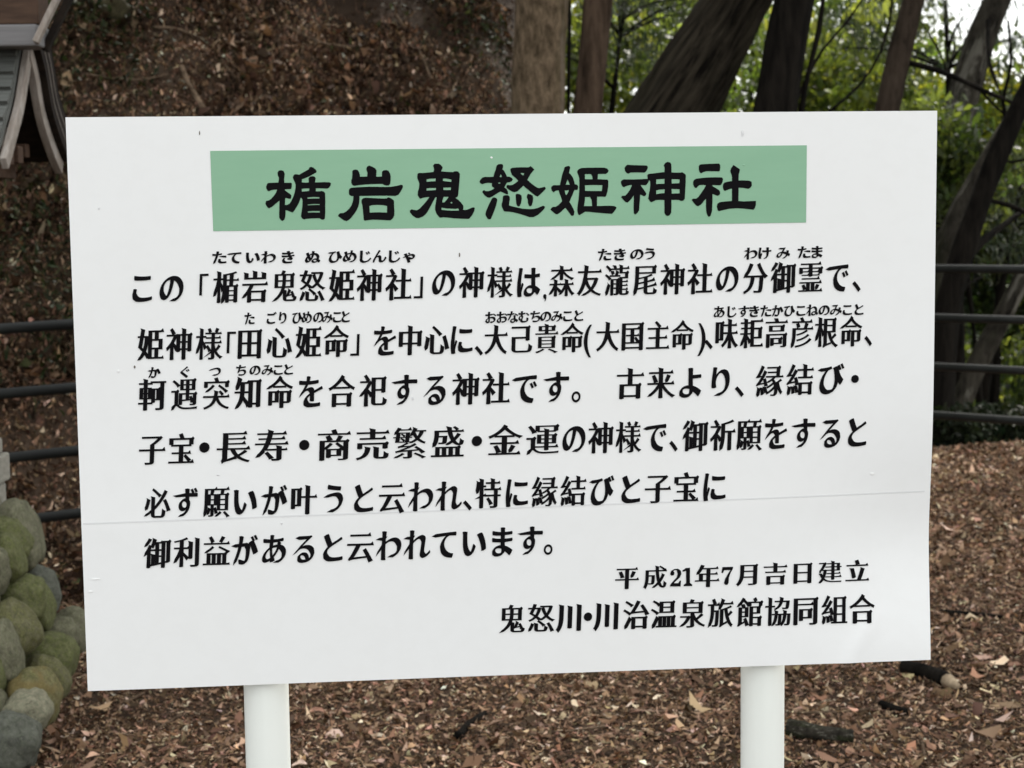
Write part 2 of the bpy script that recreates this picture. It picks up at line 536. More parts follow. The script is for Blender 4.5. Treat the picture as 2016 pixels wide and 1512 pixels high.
fore = merge([
    litter('a', 150000, (-2.9, 3.4, 3.7, 6.8), .0090, LITTER, (.30, .9), .36, .012, .25, -.85),
    litter('a', 130000, (-3.6, 4.2, 6.6, 10.8), .0130, LITTER, (.35, 1.0), .42, .014),
    litter('b', 36000, (-3.6, 4.2, 3.7, 10.8), .0175, LITTER, (.35, .9), .36, .018, .25, -.3),
    litter('e', 3000, (-3.6, 4.2, 3.7, 10.8), .026, LITTER[1:], (.45, .9), .16, .016),
    litter('c', 70000, (-3.6, 4.2, 3.7, 10.6), .016, [(.05, .028, .017, 4), (.13, .078, .046, 3), (.36, .25, .165, 2)], (.06, .16), .22, .016),
    litter('d', 9000, (-3.6, 4.2, 3.7, 10.6), .036, [(.05, .030, .019, 4), (.12, .074, .047, 3), (.30, .21, .14, 1)], (.03, .06), .16, .018, .22, None, .15),
])
tag(mesh_np('leaf_litter', fore[0], 3, fore[1], MAT['litter'], col=fore[2], smooth=True), 'brown leaf litter and twig bits covering the ground', 'leaf litter', kind='stuff')
xh_, yh_ = None, None
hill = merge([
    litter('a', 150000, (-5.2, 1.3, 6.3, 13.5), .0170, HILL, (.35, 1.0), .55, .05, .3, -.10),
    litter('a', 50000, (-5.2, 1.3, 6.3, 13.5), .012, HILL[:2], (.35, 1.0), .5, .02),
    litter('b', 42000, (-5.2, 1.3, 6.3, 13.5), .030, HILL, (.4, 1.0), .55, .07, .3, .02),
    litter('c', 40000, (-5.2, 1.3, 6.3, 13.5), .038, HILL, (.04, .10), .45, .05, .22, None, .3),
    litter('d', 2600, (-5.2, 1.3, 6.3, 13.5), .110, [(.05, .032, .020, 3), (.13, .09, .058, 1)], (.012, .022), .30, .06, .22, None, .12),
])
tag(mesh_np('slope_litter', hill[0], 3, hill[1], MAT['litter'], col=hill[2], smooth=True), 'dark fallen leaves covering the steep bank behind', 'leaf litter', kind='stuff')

# green undergrowth on the bank
def undergrowth():
    parts = []
    for (px, py, n, sp) in [(60, 400, 500, .35), (30, 480, 400, .3), (110, 520, 300, .25), (150, 25, 700, .3), (190, 70, 300, .2), (100, 640, 250, .22), (130, 60, 300, .2), (940, 60, 500, .3), (970, 20, 500, .3), (985, 170, 150, .12), (120, 700, 220, .15)]:
        c = ground_hit(px, py)
        x = c.x + rng.normal(0, sp, n); y = c.y + rng.normal(0, sp, n)
        P = np.stack([x, y, height(x, y) + rng.uniform(.01, .14, n)], -1)
        parts.append(leaf_cloud(P, rng.uniform(.012, .032, n), rng.uniform(0, 6.28, n), rng.normal(.5, .5, n), rng.normal(0, .5, n),
                                pick([(.012, .016, .007, 3), (.020, .026, .010, 2), (.035, .040, .016, 1)], n, .25), rng.uniform(.3, .7, n), .3))
    m = merge(parts)
    tag(mesh_np('undergrowth', m[0], 3, m[1], MAT['needle'], col=m[2]), 'low dark green plants among leaves on the bank', 'undergrowth', kind='stuff')
undergrowth()

# ------------------------------------------------------------------ sign
SW, SH = 1.2, 0.7873
corners = [(129, 231), (1846, 218), (1834, 1299), (173, 1361)]
def homog(src, dst):
    A = []
    for (X, Y), (x, y) in zip(src, dst):
        A.append([X, Y, 1, 0, 0, 0, -x * X, -x * Y, -x]); A.append([0, 0, 0, X, Y, 1, -y * X, -y * Y, -y])
    return np.linalg.svd(np.array(A, float))[2][-1].reshape(3, 3)
Hs = homog([(0, 0), (SW, 0), (SW, -SH), (0, -SH)], corners)          # sign metres -> photo pixels
Hi = np.linalg.inv(Hs)
Kinv = np.linalg.inv(np.array([[F, 0, CX], [0, F, CY], [0, 0, 1]]))
Mh = Kinv @ Hs
if Mh[2, 2] < 0: Mh = -Mh
scl = (np.linalg.norm(Mh[:, 0]) + np.linalg.norm(Mh[:, 1])) / 2
O_s = CAM + ROT @ Vector(Mh[:, 2] / scl)
ex = (ROT @ Vector(Mh[:, 0])); ex.z = 0; ex.normalize()
ez = Vector((0, 0, 1))
en = ex.cross(ez).normalized()            # towards the camera
SIGN_M = Matrix.Translation(O_s) @ Matrix((ex, en * -1, ez)).transposed().to_4x4()   # local x right, y away, z up

def to_sign(p):
    """photo pixel on the board -> (x, z) metres on the board"""
    p = np.asarray(p, float)
    q = np.concatenate([p, np.ones(p.shape[:-1] + (1,))], -1) @ Hi.T
    return q[..., :2] / q[..., 2:]

def bulge(x, z):
    """small waves of the vinyl-faced sheet (metres towards the viewer)"""
    x = np.asarray(x, float); z = np.asarray(z, float)
    zl = -.56 + .008 * x
    r = .013 * np.exp(-((x - SW) / .16) ** 2) * (np.exp(-((z + .60) / .11) ** 2) * -1.0)
    r = r + .0025 * np.exp(-((x - SW) / .2) ** 2) * np.exp(-((z + .79) / .06) ** 2)
    r = r + .0009 * np.exp(-np.abs(z - zl) / .05)
    r = r + .0012 * np.sin(x * 7 + 1) * np.sin(z * 6 + .5)
    dd = (x - 1.118) * .887 - (z + .712) * .462
    r = r +   .0020 * np.exp(-(dd / .012) ** 2) * sstep(-.70, -.75, z)
    return r

root_sign = empty('information_sign', (0, 0, 0))
cen = SIGN_M @ Vector((SW / 2, 0, -SH))
root_sign.location = (cen.x, cen.y, hz(cen.x, cen.y))
tag(root_sign, 'large white shrine information board with green title band on two white posts', 'sign')
def sign_obj(name, V, Fc, mat, smooth=False):
    o = mesh_py(name, [SIGN_M @ Vector(v) for v in V], Fc, mat, None, smooth)
    return adopt(o, root_sign)

def build_panel():
    nx_, nz_ = 150, 100
    V, Fc = [], []
    for side, yy in ((0, 0.0), (1, .004)):
        for j in range(nz_ + 1):
            for i in range(nx_ + 1):
                x = SW * i / nx_; z = -SH * j / nz_
                e = -float(bulge(x, z))
                V.append((x, yy + e, z))
    n1 = (nx_ + 1) * (nz_ + 1)
    for j in range(nz_):
        for i in range(nx_):
            a = j * (nx_ + 1) + i
            Fc.append((a, a + nx_ + 1, a + nx_ + 2, a + 1))
            Fc.append((n1 + a, n1 + a + 1, n1 + a + nx_ + 2, n1 + a + nx_ + 1))
    ring = [i for i in range(nx_ + 1)] + [(j) * (nx_ + 1) + nx_ for j in range(1, nz_ + 1)] + \
           [nz_ * (nx_ + 1) + i for i in range(nx_ - 1, -1, -1)] + [j * (nx_ + 1) for j in range(nz_ - 1, 0, -1)]
    for k in range(len(ring)):
        a, b = ring[k], ring[(k + 1) % len(ring)]
        m = len(V)
        V += [V[a], V[b], V[b + n1], V[a + n1]]
        Fc.append((m, m + 1, m + 2, m + 3))
    o = sign_obj('panel', V, Fc, MAT['vinyl'])
    for p in o.data.polygons[:nx_ * nz_ * 2]: p.use_smooth = True
build_panel()

def strip_on_sign(name, pix, mat, off, nx_=40, nz_=6):
    """quad given by four photo pixels, laid on the curved sheet"""
    c = to_sign(np.array(pix, float))
    V, Fc = [], []
    for j in range(nz_ + 1):
        for i in range(nx_ + 1):
            u, v = i / nx_, j / nz_
            p = (c[0] * (1 - u) + c[1] * u) * (1 - v) + (c[3] * (1 - u) + c[2] * u) * v
            V.append((p[0], -float(bulge(p[0], p[1])) - off, p[1]))
    for j in range(nz_):
        for i in range(nx_):
            a = j * (nx_ + 1) + i
            Fc.append((a, a + nx_ + 1, a + nx_ + 2, a + 1))
    return sign_obj(name, V, Fc, mat, True)
strip_on_sign('title_band', [(414, 297), (1589, 286), (1588, 438), (420, 455)], MAT['green'], .0005)
strip_on_sign('seam', [(164, 1029.6), (1826, 968), (1826, 970.5), (164, 1032.6)], MAT['seam'], .0004, 60, 1)

def specks():
    for (px, py, w_, h_, mk) in [(393, 262, 3, 9, 'dirt'), (905, 502, 3, 10, 'dirt'), (1721, 934, 9, 6, 'bubble'), (1462, 262, 5, 14, 'seam'), (968, 310, 5, 4, 'bubble'),
                                 (233, 731, 7, 6, 'bubble'), (1465, 325, 5, 4, 'green'), (265, 722, 4, 7, 'dirt'), (555, 1030, 4, 5, 'seam'), (188, 1140, 22, 5, 'bubble'),
                                 (178, 1165, 10, 5, 'bubble'), (430, 935, 6, 4, 'seam'), (813, 784, 4, 8, 'seam'), (195, 410, 4, 4, 'seam')]:
        V = []
        ptsx = [(px + math.cos(a) * w_ / 2 * random.uniform(.7, 1.2), py + math.sin(a) * h_ / 2 * random.uniform(.7, 1.2)) for a in [k * PI / 4 for k in range(8)]]
        q = to_sign(np.array(ptsx)); c = to_sign(np.array([(px, py)]))[0]
        V = [(p[0], -float(bulge(p[0], p[1])) - .0006, p[1]) for p in q[::-1]] + [(c[0], -float(bulge(*c)) - .0012, c[1])]
        Fc = [(k, (k + 1) % 8, 8) for k in range(8)]
        sign_obj('speck', V, Fc, MAT[mk], mk == 'bubble')
specks()

def posts():
    for (px, py) in [(526.0, 1420), (1501.0, 1400)]:
        d = ray(px, py)
        # plane 36 mm behind the sheet
        n = en; p0 = O_s - en * .040
        t = (p0 - CAM).dot(n) / d.dot(n)
        c = CAM + d * t
        r = .0317
        gz = hz(c.x, c.y)
        V, Fc = tube_vf([(c.x, c.y, gz - .15), (c.x, c.y, gz + .3), (c.x, c.y, O_s.z - .05), (c.x, c.y, O_s.z - .045)], [r, r, r, r * .9], 40)
        o = mesh_py('post', V, Fc, MAT['post'], None, True)
        adopt(o, root_sign)
        # saddle clamps that hold the sheet to the post
        for dz in (-.12, -.66):
            V, Fc = box_vf((c.x, c.y, O_s.z + dz), .10, .004, .03, Matrix((ex, -en, ez)).transposed())
            V = [v + en * .0335 for v in V]
            adopt(mesh_py('clamp', V, Fc, MAT['post'], None), root_sign)
posts()

# ---- lettering
_cache = {}
def glyph_splines(ch):
    cu = bpy.data.curves.new('tmp_glyph', 'FONT'); cu.body = ch; cu.size = 1
    o = bpy.data.objects.new('tmp_glyph', cu); COL.objects.link(o)
    dg = bpy.context.evaluated_depsgraph_get()
    c = o.to_curve(dg)
    cont = []
    for sp in c.splines:
        bp = sp.bezier_points; n = len(bp); pts = []
        for i in range(n):
            a, b = bp[i], bp[(i + 1) % n]
            p0, p1, p2, p3 = (np.array(v[:2]) for v in (a.co, a.handle_right, b.handle_left, b.co))
            pts.append(p0)
            u = p3 - p0; lu = np.hypot(*u)
            if lu < 1e-6: continue
            dev = max(abs(u[0] * (p1 - p0)[1] - u[1] * (p1 - p0)[0]), abs(u[0] * (p2 - p0)[1] - u[1] * (p2 - p0)[0])) / lu
            if dev > .004:
                m = 4 if lu < .15 else 7
                for k in range(1, m):
                    t = k / m
                    pts.append(p0 * (1 - t) ** 3 + 3 * p1 * t * (1 - t) ** 2 + 3 * p2 * t * t * (1 - t) + p3 * t ** 3)
        P = np.array(pts)
        keep = np.hypot(*(P - np.roll(P, 1, 0)).T) > 1e-5
        if keep.sum() >= 3: cont.append(P[keep])
    o.to_curve_clear()
    bpy.data.objects.remove(o); bpy.data.curves.remove(cu)
    return cont

def area2(P):
    x, y = P.T
    return float(np.sum(x * np.roll(y, -1) - np.roll(x, -1) * y))

def is_kana(ch): return 0x3040 <= ord(ch) <= 0x30ff
PLAIN = set('「」、。・()（），')

def style(cont, ch, extra=0.0):
    """turn the sans outline into a Mincho-like one: heavy uprights, thin bars, triangles at bar ends, tapered sweeps"""
    if not cont: return []
    big = max(cont, key=lambda P: abs(area2(P)))
    if area2(big) < 0: cont = [P[::-1] for P in cont]
    kana = is_kana(ch)
    if ch in PLAIN:
        wfn = (lambda n: .012 * np.ones(len(n)))
        if ch in '「」()': wfn = lambda n: -.004 + .016 * n[:, 0] ** 2
        if ch == '、': wfn = lambda n: .014 * np.ones(len(n))
        if ch == '・': wfn = lambda n: .095 * np.ones(len(n))
        if ch == '。': wfn = lambda n: .006 * np.ones(len(n))
    elif kana:
        wfn = lambda n: .027 + .032 * (2 * ((n[:, 0] * .80 + n[:, 1] * .60) ** 2) - 1)
    else:
        dense = sum(len(P) for P in cont)
        a = .042 if dense < 70 else (.037 if dense < 110 else .028)
        wfn = lambda n: a * n[:, 0] ** 2 - .010 * n[:, 1] ** 2
    wf0 = wfn
    wfn = lambda n: wf0(n) + extra
    out = []
    for P in cont:
        n = len(P)
        ext = np.ptp(P, axis=0).max()
        ks = 1.0 if ext > .3 or ch in PLAIN or not kana else .25
        E = np.roll(P, -1, 0) - P
        L = np.hypot(*E.T)
        D = E / L[:, None]
        N = np.stack([D[:, 1], -D[:, 0]], -1)
        Wd = wfn(N) * ks
        Np, Wp = np.roll(N, 1, 0), np.roll(Wd, 1)
        det = Np[:, 0] * N[:, 1] - Np[:, 1] * N[:, 0]
        off = np.zeros_like(P)
        for i in range(n):
            if abs(det[i]) < .25:
                m = N[i] + Np[i]; m /= max(np.hypot(*m), 1e-6)
                off[i] = m * (Wd[i] + Wp[i]) / 2
            else:
                off[i] = np.array([Wp[i] * N[i, 1] - Wd[i] * Np[i, 1], -Wp[i] * N[i, 0] + Wd[i] * Np[i, 0]]) / det[i]
            l = np.hypot(*off[i])
            if l > .06: off[i] *= .06 / l
        Q = P + off
        res = []
        skip = set()
        for i in range(n):
            if i in skip: continue
            j = (i + 1) % n
            dp, dn = D[i - 1], D[j]
            lp, ln = L[i - 1], L[j]
            conv1 = dp[0] * D[i][1] - dp[1] * D[i][0]; conv2 = D[i][0] * dn[1] - D[i][1] * dn[0]
            end = (.035 < L[i] < .13) and conv1 > .55 and conv2 > .55 and dp @ dn < -.75
            if end and ch not in PLAIN and ks == 1.0:
                t = dp - dn; t /= np.hypot(*t)
                ang = math.degrees(math.atan2(t[1], t[0])) % 360
                A, B = Q[i], Q[j]
                if not kana:
                    if ang < 14 or ang > 346:
                        if ln > .12 and lp > .08:
                            k = min(1, ln / .3)
                            res += [A + (.015, 0), B + (-.030 * k, .062 * k), B + (-.105 * k, 0)]
                            skip.add(j); continue
                    elif 70 < ang < 110:
                        res += [A + (.004, -.022), B + (-.028, .016), B + (0, -.045)]
                        skip.add(j); continue
                    elif 196 < ang < 258:
                        res += [(A + B) / 2 + t * .035]; skip.add(j); continue
                    elif 282 < ang < 346:
                        res += [A + t * .005 + np.array((-.008, -.012)), B + t * .05 + np.array((.01, .012))]; skip.add(j); continue
                    elif 258 <= ang <= 282:
                        res += [A + (0, .004), (A + B) / 2 + (0, -.008), B + (0, .012)]; skip.add(j); continue
                else:
                    if 180 < ang < 262:
                        res += [(A + B) / 2 + t * .03]; skip.add(j); continue
                    res += [A, (A + B) / 2 + t * .014, B]; skip.add(j); continue
            # shoulder of a bar that turns down
            c = dp[0] * D[i][1] - dp[1] * D[i][0]
            if (not kana) and ch not in PLAIN and c > .8 and dp[1] > .95 and D[i][0] < -.95 and lp > .16 and L[i] > .16:
                A = Q[i]
                res += [A + (0, -.075), A + (.032, -.012), A + (-.022, .038), A + (-.085, 0)]
                continue
            res.append(Q[i])
        out.append(np.array(res))
    return out

def winding(cont, C):
    """winding number of points C"""
    wn = np.zeros(len(C), int)
    for P in cont:
        x0, y0 = P.T; x1, y1 = np.roll(P, -1, 0).T
        for k in range(len(P)):
            isl = (x1[k] - x0[k]) * (C[:, 1] - y0[k]) - (C[:, 0] - x0[k]) * (y1[k] - y0[k])
            wn += ((y0[k] <= C[:, 1]) & (y1[k] > C[:, 1]) & (isl > 0)).astype(int)
            wn -= ((y0[k] > C[:, 1]) & (y1[k] <= C[:, 1]) & (isl < 0)).astype(int)
    return wn

def triangulate(cont, rule='nonzero', holes=()):
    pts, edges = [], []
    for P in list(cont) + list(holes):
        b = len(pts); pts += [Vector((float(p[0]), float(p[1]))) for p in P]
        edges += [(b + k, b + (k + 1) % len(P)) for k in range(len(P))]
    vo, eo, fo, *_ = delaunay_2d_cdt(pts, edges, [], 0, 1e-6)
    V = np.array([tuple(v) for v in vo]); T = np.array(fo)
    C = V[T].mean(1)
    if rule == 'nonzero':
        k = winding(cont, C) != 0
    else:
        k = np.zeros(len(C), bool)
        for P in cont: k |= winding([P], C) != 0
        for P in holes: k &= winding([P], C) == 0
    return V, T[k]

def glyph(ch, extra=0.0):
    if (ch, extra) not in _cache:
        st = style(glyph_splines(ch), ch, extra)
        V, T = triangulate(st)
        _cache[(ch, extra)] = (V, T)
    return _cache[(ch, extra)]

class Lettering:
    def __init__(s): s.V = []; s.F = []; s.k = 0
    def add(s, XZ, T):
        b = len(s.V)
        s.k += 1
        off = .0009 + .00002 * (s.k % 5)
        bl = bulge(XZ[:, 0], XZ[:, 1])
        s.V += [(p[0], -float(e) - off, p[1]) for p, e in zip(XZ, bl)]
        for t in T:
            a, b_, c = (XZ[i] for i in t)
            cr = (b_[0] - a[0]) * (c[1] - a[1]) - (b_[1] - a[1]) * (c[0] - a[0])
            s.F.append(tuple(b + i for i in (t if cr > 0 else t[::-1])))
    def char(s, ch, px, py, w_, h_, shear=0.0):
        V, T = glyph(ch, .012 if h_ < 35 else .004)
        # em box of the ideograph: x 0..1, y -0.12..0.88
        cx_ = (V[:, 0].min() + V[:, 0].max()) / 2 if ch in '()' else .5
        u = (V[:, 0] - cx_) * w_; v = (V[:, 1] - .38) * h_
        pix = np.stack([px + u + .03 * v, py - v - .028 * u], -1)
        s.add(to_sign(pix), T)
    def run(s, text, xs_, y0, y1, w_, h_, x0=None, x1=None):
        xa, xb = xs_[0], xs_[-1]
        for ch, x in zip(text, xs_):
            y = y0 + (y1 - y0) * ((x - xa) / (xb - xa) if xb != xa else 0)
            s.char(ch, x, y, w_, h_)
    def build(s, name): return sign_obj(name, s.V, s.F, MAT['ink'])

def line(name, runs):
    L = Lettering()
    for r in runs: L.run(*r)
    return L.build(name)

# body text: (characters, their centre columns in the photo, row at first, row at last, em width, em height)
line('text_line', [
    ('この', [280, 338], 566, 567, 52, 66),
    ('「', [386], 570, 570, 50, 66),
    ('楯岩鬼怒姫神社', [445, 502, 560, 614, 673, 728, 785], 565, 560, 51, 68),
    ('」', [840], 556, 556, 50, 66),
])
line('text_line', [
    ('の神様は', [874, 929, 984, 1040], 556, 555, 50, 66),
])
line('text_line', [
    ('森友瀧尾神社の分御霊で、', [1106, 1161, 1215, 1271, 1325, 1379, 1433, 1487, 1543, 1597, 1650, 1703], 553, 544, 49, 66),
])
line('text_line', [
    ('姫神様', [296.5, 353, 411], 678, 677, 52, 68),
    ('「', [440], 684, 684, 50, 66),
    ('田心姫命', [491.5, 549.5, 607.5, 662.6], 676, 672, 51, 67),
    ('」', [715], 669, 669, 50, 66),
    ('を中心に', [758, 808, 859.5, 909], 671, 668, 50, 64),
    ('、', [959], 672, 672, 50, 60),
    ('大己貴命', [977, 1026, 1076.6, 1127], 668, 665, 46, 62),
    ('(', [1158], 661, 661, 56, 70),
    ('大国主命', [1197, 1246, 1296, 1344.5], 662, 660, 46, 62),
    (')', [1383], 658, 658, 56, 70),
    ('、', [1412], 660, 660, 50, 60),
    ('味耟高彦根命、', [1431, 1481, 1530, 1580, 1628, 1677, 1725], 657, 652, 45, 64),
])
line('text_line', [
    ('軻遇突知命を合祀する神社です。', [299.5, 363, 426, 489, 551, 612, 673, 735.6, 796, 857, 917.6, 977, 1034, 1095, 1152], 777, 761, 54, 68),
])
line('text_line', [
    ('古来より、', [1241.5, 1302, 1361, 1420, 1474], 755, 751, 54, 66),
    ('縁結び', [1517, 1577, 1637], 750, 745, 54, 66),
    ('・', [1685], 746, 746, 46, 48),
])
line('text_line', [
    ('子宝', [299.5, 357], 885, 884, 52, 66),
    ('・', [402.6], 881, 881, 62, 62),
    ('長寿', [459.7, 535], 880, 877, 67, 67),
    ('・', [599.5], 876, 876, 62, 62),
    ('商売繁盛', [658, 734, 807, 882], 876, 870, 67, 67),
    ('・', [939.5], 868, 868, 62, 62),
    ('金運', [994, 1069], 867, 865, 66, 66),
    ('の神様で、', [1131, 1184, 1237.5, 1291, 1343], 863, 858, 50, 67),
    ('御祈願をすると', [1370, 1424, 1476, 1529, 1583, 1637, 1689], 858, 851, 50, 66),
])
line('text_line', [
    ('必ず願いが叶うと云われ', [309.6, 366, 426, 482.4, 540, 598, 658, 715.5, 772, 829, 883], 991, 976, 52, 64),
    ('、', [938], 976, 976, 54, 62),
    ('特に縁結びと子宝に', [961.6, 1018, 1073.5, 1130, 1185, 1242, 1296, 1352, 1407.4], 971, 958, 51, 64),
])
line('text_line', [
    ('御利益があると云われています。', [310, 368.6, 426.7, 482, 540, 599, 655, 710, 766, 820.6, 876, 933.6, 989, 1044, 1097], 1089, 1063, 53, 64),
])
def trace(poly, org, sc): return np.array([(org[0] + x / sc, org[1] + y / sc) for x, y in poly])
def add_trace(L, outers, holes, org, sc):
    o = [trace(p, org, sc) for p in outers]; h = [trace(p, org, sc) for p in holes]
    V, T = triangulate(o, 'union', h)
    L.add(to_sign(V), T)

Ld = Lettering()
Ld.run('平成', [1235.8, 1291], 1138, 1136, 47, 48)
Ld.run('年', [1393.6], 1134, 1134, 48, 48)
Ld.run('月吉日建立', [1475, 1528.5, 1582.5, 1637.6, 1692], 1131, 1126, 48, 47)
add_trace(Ld, [[(1818, 255), (1828, 222), (1862, 202), (1898, 200), (1925, 220), (1930, 252), (1914, 287), (1878, 320), (1855, 343), (1898, 343), (1914, 318), (1927, 318), (1922, 376), (1818, 376), (1820, 357), (1850, 322), (1882, 288), (1893, 252), (1884, 217), (1866, 212), (1850, 222), (1862, 240), (1857, 262), (1834, 270)]], [], (960, 1080), 5.04)
add_trace(Ld, [[(25, 218), (60, 193), (100, 190), (100, 340), (122, 356), (122, 372), (38, 374), (38, 360), (62, 344), (62, 222), (28, 230)]], [], (1340, 1080), 5.04)
add_trace(Ld, [[(413, 240), (423, 184), (529, 181), (527, 200), (503, 242), (486, 292), (484, 340), (472, 360), (450, 360), (438, 342), (450, 300), (478, 250), (502, 214), (442, 214), (427, 242)]], [], (1340, 1080), 5.04)
Ld.build('text_line')
line('text_line', [
    ('鬼怒川', [1009, 1065.8, 1122.7], 1219, 1215, 53, 61),
    ('・', [1159], 1214.5, 1214.5, 50, 52),
    ('川治温泉旅館協同組合', [1196, 1253.6, 1308, 1365, 1420, 1478, 1533.5, 1588, 1645.6, 1700], 1212, 1200, 52, 61),
])
# small readings
def ruby(items):
    for it in items:
        L = Lettering(); L.run(*it); L.build('reading')
ruby([('たていわき', [432, 461.7, 497.5, 528.7, 567], 507, 506, 31, 27), ('ぬ', [615.6], 506, 506, 31, 27), ('ひめじんじゃ', [659.6, 689, 718.6, 747, 775.7, 806], 505, 504, 30, 27),
      ('たきのう', [1191, 1220.7, 1254.5, 1280], 501.5, 499.5, 29, 26), ('わけみたま', [1479, 1506, 1543, 1584, 1609], 499, 496, 28, 26)])
ruby([('たごりひめのみこと', [491.5, 534, 557, 585, 604.6, 627, 645, 664, 680.5], 627, 623, 22, 26), ('おおなむちのみこと', [966.4, 988.7, 1010, 1032, 1055, 1075, 1097, 1118, 1139.5], 625, 621, 24, 25),
      ('あじすきたかひこねのみこと', [1417, 1441, 1465, 1486, 1509, 1531.4, 1555, 1578, 1600, 1624, 1647, 1669.5, 1692], 614, 609, 24, 25)])
ruby([('か', [303], 733.6, 733, 26, 24), ('ぐ', [364], 732.5, 732, 26, 24), ('つ', [423.5], 731, 731, 26, 24), ('ちのみこと', [475.7, 502.5, 527, 548, 568], 729, 727, 24, 24)])

